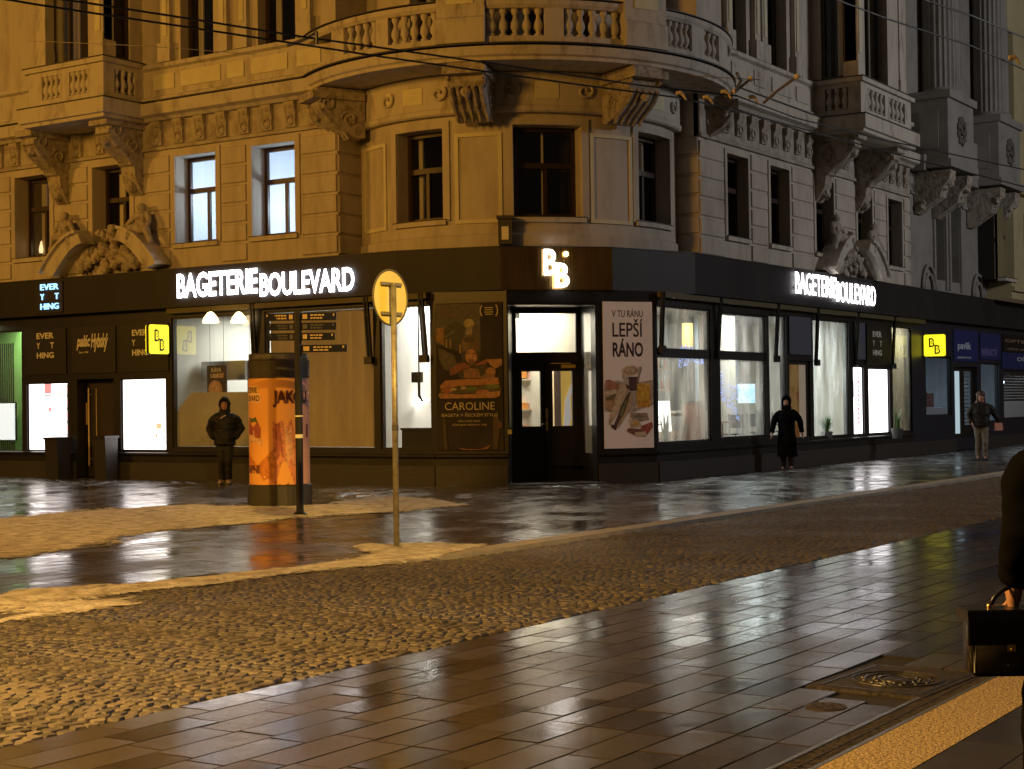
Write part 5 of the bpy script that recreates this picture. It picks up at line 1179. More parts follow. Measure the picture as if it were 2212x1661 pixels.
for lb, pts in (('dark pull-off arm left of the right bay', [(1592, 158), (1600, 176), (1588, 196)]), ('slanting pull-off arm with a pale tip', [(1568, 208), (1590, 196), (1622, 170)]), ('second slanting pull-off arm near the right bay', [(1650, 222), (1680, 196), (1722, 165)])):
    q = [Vector((*G(x, y, 5.9), 5.9)) for x, y in pts]; bm = NB(); tube(bm, q, .022, 6); blob(bm, q[-1], .04, 1, 8)
    one('pull_off_arm', bm, [mat('arm_bronze', (.10, .07, .03), .5), MATS['pale_insulator']], lb, 'wire arm', 'pull-off arms of the overhead wires')
bm = NB(); q = [Vector((*G(x, y, 5.85), 5.85)) for x, y in ((622, 98), (660, 84), (684, 70))]; tube(bm, q, .02, 6); tube(bm, [q[2], q[2]+Vector((0, 0, -.14))], .02, 6); one('wire_junction', bm, BLACK, 'small dark junction arm on the wires left of the round balcony', 'wire arm')
# ================= ANNEX WITH GIANT COLUMNS =================
X3 = Y(2128, 500)[0]
AN = thing('column_building', 'dim grey building with giant fluted columns right of the palace', 'building', (XE+.01, 0, 0))
PG = mat('grey_plaster', (.30, .285, .26), .85, noise=(1.6, (.22, .205, .185), .42, .72))
M_ = MR; x0 = XE+.012
ww = [(Y(2018, 520)[0], Y(2040, 520)[0]), (Y(2051, 530)[0], Y(2072, 530)[0])]; wz = (4.72, 6.85)
ww3 = [(Y(2108, 540)[0]+.3, Y(2108, 540)[0]+1.0)]
bm = NB(); wall(bm, MR, x0, X3, 4.36, 14, [(a, b, *wz) for a, b in ww], .3); obj('wall', bm, PG, AN, norm=False)
for a, b in ww:
    wo = window(MR, a, b, *wz, .3, 'dim', split=.65, parent=AN, sill=False)
    k = 1; bm = NB(); bx(bm, MR, a-.14, a-.01, wz[0]-.25, wz[1]+.14, .002, .06); bx(bm, MR, b+.01, b+.14, wz[0]-.25, wz[1]+.14, .002, .06); bx(bm, MR, a-.2, b+.2, wz[1]+.15, wz[1]+.26, .002, .16); obj('window_surround', bm, PG, AN)
for px in (1992, 2100):
    s_ = Y(px, 590)[0]; bm = NB()
    for r in (.34, .52): tube(bm, [MR(s_+.4+r*cos(t_*pi/10), 4.38+1.3*r*sin(t_*pi/10), .06) for t_ in range(11)], .05, 6)
    obj('round_pediment', bm, PG, AN, True)
p1 = (16.95, 19.10); p2 = (Y(2157, 300, 1.0)[0], Y(2203, 300, 1.0)[0])
bm = NB(); bx(bm, MR, x0, X3, 7.45, 7.86, .002, .42); bx(bm, MR, x0, X3, 7.862, 7.88, .002, .44, 1, 1); obj('cornice', bm, [PG, LEAD], AN)
bm = NB(); sweep(bm, MR, x0, X3, [(.002, 6.86), (.06, 6.86), (.06, 6.92), (.03, 6.95), (.03, 7.44), (.002, 7.44)]); obj('frieze', bm, mat('grey_grime', (.34, .32, .29), .85, noise=(3.2, (.08, .07, .06), .42, .6)), AN)
bm = NB(); sweep(bm, MR, p1[1], p2[0], [(.002, 7.882), (.40, 7.882), (.40, 8.7), (.002, 8.7)]); obj('parapet', bm, PG, AN)
for i, (a, b) in enumerate((p1, p2)):
    bm = NB(); bx(bm, MR, a, b, 7.7, 9.30, .003, 1.0); bx(bm, MR, a-.08, b+.08, 9.301, 9.5, .003, 1.09); bx(bm, MR, a-.08, b+.08, 7.5, 7.699, .43, 1.09)
    bx(bm, lambda s, z, d: Vector((a-d, -s, z)), .25, .75, 8.0, 9.0, .001, .03)
    obj('column_pedestal', bm, PG, AN)
    c = MR((a+b)/2, 0, 1.0); bm = NB()
    for k in range(9): blob(bm, MR((a+b)/2+.28*cos(k*.7), 8.55+.30*sin(k*.7), 1.02), .10, seg=8, rough=.5, seed=k, sc=(1, .6, 1))
    tube(bm, [MR((a+b)/2+.16*cos(q), 8.62+.16*sin(q), 1.05) for q in [j*.5 for j in range(11)]], .05, 6)
    obj('carved_wreath', bm, mat('dark_grime', (.13, .12, .10), .85), AN, True)
    # fluted shaft
    cx, cy = (a+b)/2, -.48; R0 = .50; bm = NB(); NF = 24*6; rings = []
    for z, rr in ((9.5, 1.12), (9.62, 1.14), (9.68, 1.02), (9.74, 1.0), (14.5, .94)):
        rg = []
        for k in range(NF):
            th = 2*pi*k/NF; fl = (-.035*abs(sin(12*th)) if z > 9.7 else 0)
            rg.append(bm.verts.new((cx+(R0*rr+fl)*cos(th), cy+(R0*rr+fl)*sin(th), z)))
        rings.append(rg)
    for r1, r2_ in zip(rings, rings[1:]):
        for k in range(NF): bm.faces.new((r1[k], r1[(k+1) % NF], r2_[(k+1) % NF], r2_[k]))
    obj('fluted_column', bm, PG, AN)
    bm = NB(); M2 = lambda s, z, d: MR(s, z, d)
    for j in range(6): bx(bm, MR, b-.55+j*.085, b-.495+j*.085, 9.75, 14, .55, .72)
    bx(bm, MR, b-.58, b-.04, 9.502, 14, .003, .56); obj('fluted_pilaster', bm, PG, AN)
    for cs in (a+.35, b-.35): 
        bm = NB(); sweep(bm, MR, cs-.24, cs+.24, [(.03, 7.44), (1.0, 7.44), (.98, 7.2), (.8, 7.0), (.72, 6.75), (.4, 6.55), (.1, 6.35), (.03, 6.35)])
        for k in range(7): blob(bm, MR(cs+rnd.uniform(-.2, .2), 7.1-.09*k, .9-.11*k), .12, seg=8, rough=.6, seed=k+cs)
        obj('console', bm, CARV, AN)
bm = NB(); plan(bm, [(XE+.012, -.2), (45, -.2), (45, .1), (XE+.012, .1)], 3.575, 4.355); obj('fascia', bm, FASC, AN)
bm = NB(); plan(bm, [(XE+.012, -.215), (45, -.215), (45, .1), (XE+.012, .1)], 4.357, 4.375); obj('fascia_flashing', bm, LEAD, AN)
q = lambda px: Y(px, 820)[0]
ao = {'win6': (q(2000), q(2056), 1.0, 2.62), 'door': (q(2062), q(2111), .35, 2.36), 'win7': (q(2119), q(2158), .75, 2.5), 'win8': (q(2168), q(2250), .8, 2.3)}
bm = NB(); wall(bm, MR, x0, 45, .02, 3.575, list(ao.values()), .14); obj('shopfront', bm, mat('blue_black_front', (.018, .021, .032), .4), AN, norm=False)
bm = NB(); bx(bm, MR, x0+.002, ao['door'][0]-.05, 0, .34, .003, .05); bx(bm, MR, ao['door'][1]+.05, 45, 0, .34, .003, .05); obj('plinth', bm, PLIN, AN)
for n, o in ao.items():
    if n != 'door':
        a, b, c, e = o; bm = NB(); t_ = .04
        bx(bm, MR, a+.002, a+t_, c+.002, e-.002, -.10, -.04); bx(bm, MR, b-t_, b-.002, c+.002, e-.002, -.10, -.04); bx(bm, MR, a+t_, b-t_, c+.002, c+t_, -.10, -.04); bx(bm, MR, a+t_, b-t_, e-t_, e-.002, -.10, -.04)
        wv = obj('shop_window', bm, DARK2, AN); pane(MR, (a+t_, b-t_, c+t_, e-t_), -.07, GLASS, wv)
a, b, c, e = ao['door']; bm = NB(); mW = (b-a)
wall(bm, lambda s, z, d: MR(s, z, d-.10), a, b, c, e, [(a+mW*.08, a+mW*.38, c+.12, e-.12), (a+mW*.56, a+mW*.88, c+.35, e-.12)], .04)
dr = obj('double_door', bm, DARK2, AN, norm=False)
pane(MR, (a+mW*.08, a+mW*.38, c+.12, e-.12), -.12, mat('frosted_lit_strip', (.5, .6, .65), .3, emit=(.42, .55, .62), es=.75), dr, 'frosted_pane'); pane(MR, (a+mW*.56, a+mW*.88, c+.35, e-.12), -.12, GLASS, dr)
bm = NB()
for k in range(14): bx(bm, MR, a+mW*.56, a+mW*.88, c+.4+k*.11, c+.43+k*.11, -.20, -.18)
obj('grille', bm, STEEL, dr)
ZA = .35
bm = NB()
quad(bm, [(x0, .15, ZA), (45, .15, ZA), (45, 4, ZA), (x0, 4, ZA)]); obj('floor', bm, IFLR, AN, norm=False)
bm = NB(); quad(bm, [(x0+.01, .1, .3), (x0+.01, 3, .3), (x0+.01, 3, 3.5), (x0+.01, .1, 3.5)]); quad(bm, [(x0, 3, .3), (45, 3, .3), (45, 3, 3.5), (x0, 3, 3.5)]); quad(bm, [(x0, .12, 3.3), (45, .12, 3.3), (45, 3, 3.3), (x0, 3, 3.3)])
for n in ('win6', 'win8'): quad(bm, [(ao[n][0]-.1, .12, .3), (ao[n][0]-.1, 3, .3), (ao[n][0]-.1, 3, 3.5), (ao[n][0]-.1, .12, 3.5)])
obj('interior_wall', bm, mat('cool_interior_wall', (.38, .42, .46), .8, noise=(2, (.2, .23, .27), .4, .7, .2)), AN, norm=False)
light('stationer_ceiling_light', 'AREA', (20.5, 1.4, 3.2), 95, (.72, .88, 1), 2.5, None, shape=1.5); light('optician_ceiling_light', 'AREA', (29.5, 1.3, 3.2), 110, (.86, .94, 1), 3, None, shape=1.5)
BLUE = mat('navy_sign', (.018, .032, .16), .4)
MR2 = lambda s, z, d: MR(s, z, d)
def flat_sign(lb, px0, px1, z0, z1, mt, words_, lm, d=.004):
    t = thing('shop_sign', lb, 'sign', MR((q(px0)+q(px1))/2, z0, d)); bm = NB(); bx(bm, MR, q(px0), q(px1), z0, z1, d, d+.025); obj('panel', bm, mt, t)
    bm = NB()
    for w_, xa, xb, ya, yb in words_:
        a, zt = Y(xa, ya, d+.03); b, zb = Y(xb, yb, d+.03); text(bm, MR, w_, a, b, zb, zt, d+.0262, d+.032, .02)
    obj('lettering', bm, lm, t); return t
flat_sign('blue sign panel with pale rounded name above the blue shop door', 2060, 2112, 2.52, 3.40, BLUE, [('pavlik', 2069, 2098, 738, 760), ('papírnictví', 2069, 2098, 769, 776)], mat('pale_sign_print', (.55, .62, .72), .5))
flat_sign('blue sign panel with faint violet capitals beside the pale named panel', 2117, 2160, 2.60, 3.38, BLUE, [('PAPÍRNICTVÍ', 2120, 2154, 749, 770)], mat('violet_print', (.20, .17, .42), .5))
flat_sign('blue band over the farthest shop window', 2164, 2260, 2.35, 2.85, BLUE, [('OČNÍ', 2197, 2232, 768, 782)], MATS['pale_sign_print'])
flat_sign('black optician sign at the right edge', 2166, 2265, 2.86, 3.42, DARK2, [('OPTIKA', 2171, 2232, 732, 744), ('OČNÍ CENTRUM', 2176, 2240, 750, 760)], mat('bronze_print', (.34, .24, .16), .5))
# stationer's window goods and optician's racks
bm = NB(); a, b, c, e = ao['win6']; bx(bm, MR, a+.1, b-.06, c+.04, c+.22, -.30, -.16); one('display_plinth', bm, mat('pale_plinth', (.42, .45, .52), .6), 'pale low ledge inside the blue shop window', 'ledge')
bm = NB(); m1 = (a+b)/2; bx(bm, MR, m1-.05, m1+.55, c+.24, c+.62, -.7, -.34); tube(bm, [MR(m1+.1, c+.62, -.5), MR(m1+.14, c+.74, -.5), MR(m1+.36, c+.74, -.5), MR(m1+.4, c+.62, -.5)], .012, 6); one('display_bag', bm, mat('maroon_leather', (.12, .03, .03), .5), 'maroon bag on the ledge inside the blue shop window', 'bag')
bm = NB()
for k in range(3): bx(bm, MR, m1+.35+k*.32, m1+.58+k*.32, c+.7, e-.1, -1.1, -1.0)
one('display_shelf', bm, mat('cool_lit_shelf', (.5, .65, .7), .5, emit=(.42, .58, .62), es=.55), 'pale lit shelves at the back of the blue shop window', 'shelf')
bm = NB(); a, b, c, e = ao['win8']
for k in range(9): bx(bm, MR, a+.1, b-.1, c+.62+k*.09, c+.65+k*.09, -.5, -.4)
bx(bm, MR, a+.05, b-.05, c+.05, c+.55, -.5, -.3); one('glasses_rack', bm, mat('white_rack', (.7, .72, .75), .4), 'white slatted rack in the farthest shop window', 'rack')
bm = NB(); c_ = MR(a+1.3, e-.35, -.5); blob(bm, c_, .14, seg=10, sc=(1, 1, .7)); one('window_lamp', bm, mat('cold_lamp', (.7, .85, 1), .5, emit=(.70, .86, 1), es=7), 'cold white lamp at the top of the farthest shop window', 'lamp')
# ================= FAR YELLOW BUILDING =================
YB = thing('yellow_building', 'pale yellow building at the right edge beyond the columns', 'building', (X3, 0, 0))
PY = mat('yellow_plaster', (.52, .45, .25), .85, noise=(1.5, (.42, .36, .2), .42, .7)); MY = lambda s, z, d: MR(s, z, d+.75)
yw = [(Y(2168, 520, .75)[0], Y(2190, 520, .75)[0]), (Y(2212, 520, .75)[0], Y(2240, 520, .75)[0]), (X3+7.5, X3+8.6)]
bm = NB(); wall(bm, MY, X3+.01, 45, 4.38, 16, [(a, b, 4.95, 7.0) for a, b in yw]+[(yw[0][0]+.4, yw[0][0]+1.3, 9.6, 12.3)], .25)
wall(bm, lambda s, z, d: Vector((X3+.01-d, -s, z)), -.2, .75, 4.38, 16, []); obj('wall', bm, PY, YB, norm=False)
for a, b in yw: window(MY, a, b, 4.95, 7.0, .25, 'dim', parent=YB, split=.6)
window(MY, yw[0][0]+.4, yw[0][0]+1.3, 9.6, 12.3, .25, 'dim', parent=YB, split=.6)
bm = NB(); bx(bm, MY, X3+.005, 45, 4.6, 4.74, .003, .10); bx(bm, MY, X3+.005, 45, 7.5, 7.8, .003, .2); obj('cornice', bm, PY, YB)

# ================= GROUND =================
def struct(name, bm, mt, norm=False):
    o = obj(name, bm, mt, None, norm=norm); o['kind'] = 'structure'; return o
def wetmat(name, col, col2, r0, r1, sc=3.0, bump=.12, bsc=40, c_sc=1.2, dist=.004):
    m = bpy.data.materials.new(name); m.use_nodes = True; nt = m.node_tree; b = nt.nodes['Principled BSDF']
    tc = nt.nodes.new('ShaderNodeTexCoord'); L = nt.links.new
    n1 = nt.nodes.new('ShaderNodeTexNoise'); n1.inputs['Scale'].default_value = sc*.22; n1.inputs['Detail'].default_value = 6; L(tc.outputs['Object'], n1.inputs['Vector'])
    r = nt.nodes.new('ShaderNodeMapRange'); r.inputs[1].default_value = .36; r.inputs[2].default_value = .66; r.inputs[3].default_value = r0; r.inputs[4].default_value = r1
    L(n1.outputs['Fac'], r.inputs[0])
    at0 = nt.nodes.new('ShaderNodeAttribute'); at0.attribute_name = 'tone'; ra = nt.nodes.new('ShaderNodeMath'); ra.operation = 'MULTIPLY_ADD'; ra.inputs[1].default_value = .10; L(at0.outputs['Fac'], ra.inputs[0]); L(r.outputs[0], ra.inputs[2]); L(ra.outputs[0], b.inputs['Roughness'])
    n2 = nt.nodes.new('ShaderNodeTexNoise'); n2.inputs['Scale'].default_value = c_sc*6; n2.inputs['Detail'].default_value = 9; n2.inputs['Roughness'].default_value = .7; L(tc.outputs['Object'], n2.inputs['Vector'])
    g = nt.nodes.new('ShaderNodeNewGeometry')
    at = nt.nodes.new('ShaderNodeAttribute'); at.attribute_name = 'tone'
    x = nt.nodes.new('ShaderNodeMix'); x.data_type = 'RGBA'; x.inputs[6].default_value = (*col, 1); x.inputs[7].default_value = (*col2, 1)
    ad = nt.nodes.new('ShaderNodeMath'); ad.operation = 'MULTIPLY_ADD'; ad.inputs[1].default_value = .9; L(n2.outputs['Fac'], ad.inputs[0])
    sb = nt.nodes.new('ShaderNodeMath'); sb.operation = 'SUBTRACT'; sb.inputs[1].default_value = .45; L(at.outputs['Fac'], sb.inputs[0]); L(sb.outputs[0], ad.inputs[2])
    L(ad.outputs[0], x.inputs[0]); L(x.outputs[2], b.inputs['Base Color'])
    n3 = nt.nodes.new('ShaderNodeTexNoise'); n3.inputs['Scale'].default_value = bsc; n3.inputs['Detail'].default_value = 4; L(tc.outputs['Object'], n3.inputs['Vector'])
    n4 = nt.nodes.new('ShaderNodeTexNoise'); n4.inputs['Scale'].default_value = 5; n4.inputs['Detail'].default_value = 2; L(tc.outputs['Object'], n4.inputs['Vector'])
    b1 = nt.nodes.new('ShaderNodeBump'); b1.inputs['Strength'].default_value = bump; b1.inputs['Distance'].default_value = dist; L(n3.outputs['Fac'], b1.inputs['Height'])
    b2 = nt.nodes.new('ShaderNodeBump'); b2.inputs['Strength'].default_value = .5; b2.inputs['Distance'].default_value = .004; L(n4.outputs['Fac'], b2.inputs['Height']); L(b1.outputs[0], b2.inputs['Normal'])
    L(b2.outputs[0], b.inputs['Normal']); b.inputs['Specular IOR Level'].default_value = .68
    MATS[name] = m; return m
TILE = wetmat('wet_paving', (.022, .018, .015), (.052, .044, .036), .08, .20)
TILE2 = wetmat('wet_pavement', (.035, .030, .027), (.070, .062, .056), .09, .28, sc=4)
COB = wetmat('wet_cobble', (.045, .038, .030), (.140, .118, .09), .46, .70, bump=.5, bsc=90, dist=.01)
GROUT = mat('dark_joint', (.012, .010, .008), .8)
def meshobj(name, vs, fs, mt, tone=None, kind='structure', smooth=False):
    me = bpy.data.meshes.new(name); me.from_pydata(vs, [], fs); me.materials.append(mt)
    if tone is not None:
        a_ = me.attributes.new('tone', 'FLOAT', 'FACE'); a_.data.foreach_set('value', tone)
    if smooth: me.polygons.foreach_set('use_smooth', [True]*len(me.polygons))
    o = bpy.data.objects.new(name, me); COL.objects.link(o); o['kind'] = kind; return o
def tiles(name, x0, x1, y0, y1, rw, lens, mt, gap=.0025, jit=.0011, seed=3, skip=None, z=0., zbase=-.012):
    r2 = random.Random(seed); vs = []; fs = []; tone = []; y = y1
    while y > y0:
        yb = max(y-rw, y0); x = x0-r2.random()*.5
        while x < x1:
            L = r2.choice(lens); xe = x+L
            if not (skip and skip((x+xe)/2, (y+yb)/2)):
                t0 = z+r2.uniform(-jit, jit); ax = r2.uniform(-jit, jit); ay = r2.uniform(-jit, jit); k = len(vs)
                xa, xb, ya, yb_ = x+gap*1.7, xe-gap*1.7, y-gap, yb+gap; g = .004
                c4 = [(xa, ya), (xb, ya), (xb, yb_), (xa, yb_)]; i4 = [(xa+g, ya-g), (xb-g, ya-g), (xb-g, yb_+g), (xa+g, yb_+g)]
                sx = [-1, 1, 1, -1]; sy = [1, 1, -1, -1]
                for (px, py), a_, b_ in zip(c4, sx, sy): vs.append((px, py, t0+ax*a_+ay*b_-.0022))
                for (px, py), a_, b_ in zip(i4, sx, sy): vs.append((px, py, t0+ax*a_+ay*b_))
                for px, py in c4: vs.append((px, py, zbase))
                fs.append((k+4, k+5, k+6, k+7)); tn = r2.random(); tone.append(tn)
                for i in range(4):
                    j = (i+1) % 4; fs.append((k+i, k+j, k+4+j, k+4+i)); tone.append(tn); fs.append((k+8+i, k+8+j, k+j, k+i)); tone.append(tn)
            x = xe
        y -= rw
    fs = [f[::-1] if i % 9 == 0 else f for i, f in enumerate(fs)]
    return meshobj(name, vs, fs, mt, tone)
bm = NB(); quad(bm, [(-300, -300, -.08), (300, -300, -.08), (300, 300, -.08), (-300, 300, -.08)]); struct('ground', bm, mat('far_asphalt', (.05, .048, .045), .5))
bm = NB(); quad(bm, [(-60, -60, -.012), (60, -60, -.012), (60, -8.40, -.012), (-60, -8.40, -.012)]); quad(bm, [(-60, -4.7, -.012), (60, -4.7, -.012), (60, 60, -.012), (-60, 60, -.012)]); struct('paving_bed', bm, GROUT)
MHX, MHY = (-15.92, -15.28), (-11.56, -10.94)
tiles('plaza_paving', -24, 16, -11.50, -8.40, .225, (.45, .52, .52, .60), TILE, skip=lambda x, y: MHX[0]-.2 < x < MHX[1]+.2 and MHY[0] < y < MHY[1], seed=5)
tiles('plaza_paving', -26, 12, -17, -12.0, .30, (.5, .6), TILE, seed=6)
tiles('pavement', -12.5, 32, -4.72, 3.2, .20, (.30, .40, .40), TILE2, seed=7, jit=.0014, skip=lambda x, y: (x > .1 and y > -.02 and x+y > 3.0))
tiles('pavement', -20, -.02, 3.2, 17, .20, (.30, .40, .40), TILE2, seed=8, jit=.0014)
# cobbled road in segmental arcs
r2 = random.Random(11); vs = []; fs = []; tone = []; CS = .086
def roadz(x, y):
    ky = kerb_y(x); t = max(0, min(1, (y+8.40)/(ky+8.40))); return -.006-.028*t*t*max(0, min(1, (x+12.5)/2.5))
KP = [(-40, 8.5), (-15.6, -3.98), (-13.14, -4.62), (-11.14, -5.02), (-9, -5.05), (60, -5.28)]
def kerb_y(x):
    for (xa, ya), (xb, yb) in zip(KP, KP[1:]):
        if x <= xb: return ya+(yb-ya)*(x-xa)/(xb-xa)
    return KP[-1][1]
bm = NB(); N_ = 120
for i in range(N_):
    xa, xb = -40+75*i/N_, -40+75*(i+1)/N_
    for j in range(6):
        f = lambda x, t: (x, -8.40+(kerb_y(x)+8.40)*t, roadz(x, -8.40+(kerb_y(x)+8.40)*t)-.016)
        quad(bm, [f(xa, j/6), f(xb, j/6), f(xb, (j+1)/6), f(xa, (j+1)/6)])
struct('road_bed', bm, mat('road_joint_fill', (.035, .028, .020), .6, noise=(3, (.014, .011, .009), .4, .6)))
i = 0; x = -22.0
while x < 14:
    u = ((x+100) % 1.2)/.60-1; off = .30*(1-u*u); y = -8.36-off-.2+(i % 2)*CS*.5
    top = kerb_y(x)-.05
    while y < top:
        s_ = CS*.5*r2.uniform(.80, 1.0); cx, cy = x+r2.uniform(-.010, .010), y+r2.uniform(-.010, .010)
        if cy > -8.38+s_:
            rot = r2.uniform(-.22, .22)-u*.45; k = len(vs); z0 = roadz(cx, cy)+r2.uniform(-.005, .002); n = 6
            hs = s_*r2.uniform(.84, 1.02); tl, tm = r2.uniform(-.03, .03), r2.uniform(-.03, .03)
            base = [(-1, -.78), (-.78, -1), (.72, -1), (1, -.72), (1, .72), (.72, 1), (-.72, 1), (-1, .72)]
            for sc_k, zz in ((1, -.014), (.86, .002)):
                for bx_, by_ in base:
                    px, py = bx_*s_*sc_k, by_*hs*sc_k; vs.append((cx+px*cos(rot)-py*sin(rot), cy+px*sin(rot)+py*cos(rot), z0+zz+px*tl+py*tm))
            tn = r2.random()
            for a_ in (0,):
                for j in range(8): fs.append((k+a_+j, k+a_+(j+1) % 8, k+a_+8+(j+1) % 8, k+a_+8+j)); tone.append(tn)
            fs.append(tuple(k+8+j for j in range(8))); tone.append(tn)
        y += CS*r2.uniform(.94, 1.04)
    x += CS*.98; i += 1
meshobj('cobbled_road', vs, fs, COB, tone)
# kerb stones
KERB = mat('kerb_granite', (.40, .37, .30), .55, noise=(5, (.28, .25, .20), .42, .65), bump=(40, .4, .004))
vs = []; fs = []; x = -30.
while x < 45:
    L = 1.0 if x > -17 else .8; xe = x+L-.012; k = len(vs)
    pts = [(x, kerb_y(x)), (xe, kerb_y(xe)), (xe, kerb_y(xe)+.30), (x, kerb_y(x)+.30)]
    h = rnd.uniform(-.003, .003)+.006
    vs += [(a, b, h) for a, b in pts]+[(a, b, -.09) for a, b in pts]
    fs += [(k, k+1, k+2, k+3), (k, k+4, k+5, k+1), (k+1, k+5, k+6, k+2), (k+2, k+6, k+7, k+3), (k+3, k+7, k+4, k)]
    x += L
meshobj('kerb', vs, fs, KERB)
# paving between the angled kerb and the rectangular field
vs = []; fs = []; 
bm = NB()
for i in range(40):
    xa, xb = -30+i*.5, -29.5+i*.5
    if xb > -12.4: break
    quad(bm, [(xa, kerb_y(xa)+.31, -.002), (xb, kerb_y(xb)+.31, -.002), (xb, max(kerb_y(xb)+.31, 3.2) if xb < -20 else 3.2, -.002), (xa, max(kerb_y(xa)+.31, 3.2) if xb < -20 else 3.2, -.002)])
struct('pavement_bed', bm, GROUT)
tiles('pavement', -20, -12.5, -4.5, 3.2, .24, (.35, .48), TILE2, seed=17, jit=.0008, skip=lambda x, y: y < kerb_y(x)+.42)
# gravel strip, drain channel, covers
GRAV = mat('ochre_gravel', (.46, .36, .19), .7, noise=(60, (.14, .09, .04), .44, .60), bump=(90, 1, .012))
bm = NB(); quad(bm, [(-26, -12.0, .001), (12, -12.0, .001), (12, -11.665, .001), (-26, -11.665, .001)]); struct('gravel_strip', bm, GRAV)
IRON = mat('cast_iron', (.012, .011, .010), .55, spec=.3, noise=(30, (.06, .05, .045), .4, .6), bump=(50, .5, .004))
t = thing('drain_channel', 'dark slotted drain channel beside the ochre gravel strip', 'drain', (-17, -11.58, 0))
MG = lambda s, z, d: Vector((s, -11.58+d, z))
bm = NB(); bx(bm, MG, -26, 12, -.05, .003, -.084, -.062); bx(bm, MG, -26, 12, -.05, .003, .062, .084); obj('channel_edge', bm, STEEL, t)
bm = NB(); bx(bm, MG, -26, 12, -.06, -.028, -.061, .061); obj('channel_bed', bm, BLK2, t)
bm = NB(); s = -20.
while s < -12: bx(bm, MG, s, s+.014, -.02, .0, -.061, .061); s += .034
bx(bm, MG, -20, -12, -.019, .001, -.008, .008); bx(bm, MG, -12, 12, -.02, .0, -.061, .061); bx(bm, MG, -26, -20.01, -.02, .0, -.061, .061); obj('grating', bm, IRON, t)
t = thing('manhole_cover', 'large square dark iron manhole cover with a round relief by the drain', 'manhole cover', (-15.6, -11.25, 0))
MM = lambda s, z, d: Vector((-15.60+s*.997+d*.05, -11.24-s*.05+d, z))
bm = NB(); bx(bm, MM, -.42, .42, -.02, .004, -.31, .33); obj('frame', bm, IRON, t)
bm = NB(); c = MM(0, .006, 0)
for rr in (.10, .17, .235): tube(bm, [c+Vector((rr*cos(a_*pi/16), rr*sin(a_*pi/16), 0)) for a_ in range(33)], .006, 5)
for k in range(28):
    a_ = k*pi/14; r0 = .12 if k % 2 else .18; blob(bm, c+Vector((r0*cos(a_), r0*sin(a_), 0)), .013, seg=6, sc=(1, 1, .5))
for k in range(5): bx(bm, MM, -.05+k*.02, -.042+k*.02, .004, .011, -.06, .06)
for sg in (-1, 1): bx(bm, MM, -.36, .36, .004, .008, sg*.272-.006, sg*.272+.006); bx(bm, MM, sg*.36-.006, sg*.36+.006, .004, .008, -.25, .25)
obj('relief', bm, mat('worn_iron', (.03, .028, .026), .3, metal=.3), t)
bm = NB(); c = Vector((-16.48, -11.2, .002)); lathe(bm, c, [(.10, -.004), (.10, .003), (.09, .004), (.01, .004)], 24)
for k in range(16): blob(bm, c+Vector((rnd.uniform(-.07, .07), rnd.uniform(-.07, .07), .003)), .010, seg=6, sc=(1.4, .7, .5))
one('valve_cover', bm, IRON, 'small round iron valve cover set in the wet paving', 'valve cover')
# ---- trodden snow ----
def inpoly(px, py, pl):
    c = False; j = len(pl)-1
    for i in range(len(pl)):
        xi, yi = pl[i]; xj, yj = pl[j]
        if (yi > py) != (yj > py) and px < (xj-xi)*(py-yi)/(yj-yi)+xi: c = not c
        j = i
    return c
SN = mat('trodden_snow', (.70, .67, .60), .75, noise=(5, (.28, .24, .18), .40, .66), bump=(22, 1, .03))
def snow(label_px, step, seed, edge=.35, hmax=.016, thr=0.0):
    pl = [G(x, y) for x, y in label_px]; x0 = min(p[0] for p in pl)-.4; x1 = max(p[0] for p in pl)+.4; y0 = min(p[1] for p in pl)-.4; y1 = max(p[1] for p in pl)+.4
    nx, ny = int((x1-x0)/step), int((y1-y0)/step); H = {}
    def sd(px, py):
        d = 9
        for i in range(len(pl)):
            ax, ay = pl[i]; bx_, by_ = pl[(i+1) % len(pl)]; vx, vy = bx_-ax, by_-ay; t = max(0, min(1, ((px-ax)*vx+(py-ay)*vy)/(vx*vx+vy*vy+1e-9)))
            d = min(d, sqrt((px-ax-vx*t)**2+(py-ay-vy*t)**2))
        return d if inpoly(px, py, pl) else -d
    vs = []; idx = {}; fs = []
    for i in range(nx+1):
        for j in range(ny+1):
            x, y = x0+i*step, y0+j*step
            n = mnoise.fractal(Vector((x*1.0+seed, y*2.0, 0)), .8, 2.1, 7)*.75
            n2 = mnoise.noise(Vector((x*9, y*14, seed)))*.7
            f = min(1.3, sd(x, y)/edge)+n*1.3+n2-.1
            H[i, j] = f
    for i in range(nx):
        for j in range(ny):
            c4 = [(i, j), (i+1, j), (i+1, j+1), (i, j+1)]
            if any(H[c] > -.45 for c in c4):
                q = []
                for c in c4:
                    if c not in idx:
                        x, y = x0+c[0]*step, y0+c[1]*step; idx[c] = len(vs); f = max(0, H[c]); EDG.append(H[c])
                        zg = roadz(x, y) if y < kerb_y(x) else 0; vs.append((x, y, zg+.0055 if f <= 0 else zg+.0055+hmax*(1-math.exp(-f*1.6))*(.8+.5*mnoise.noise(Vector((x*7, y*7, 3))))))
                    q.append(idx[c])
                fs.append(q)
    return vs, fs
V = []; Fc = []; EDG = []
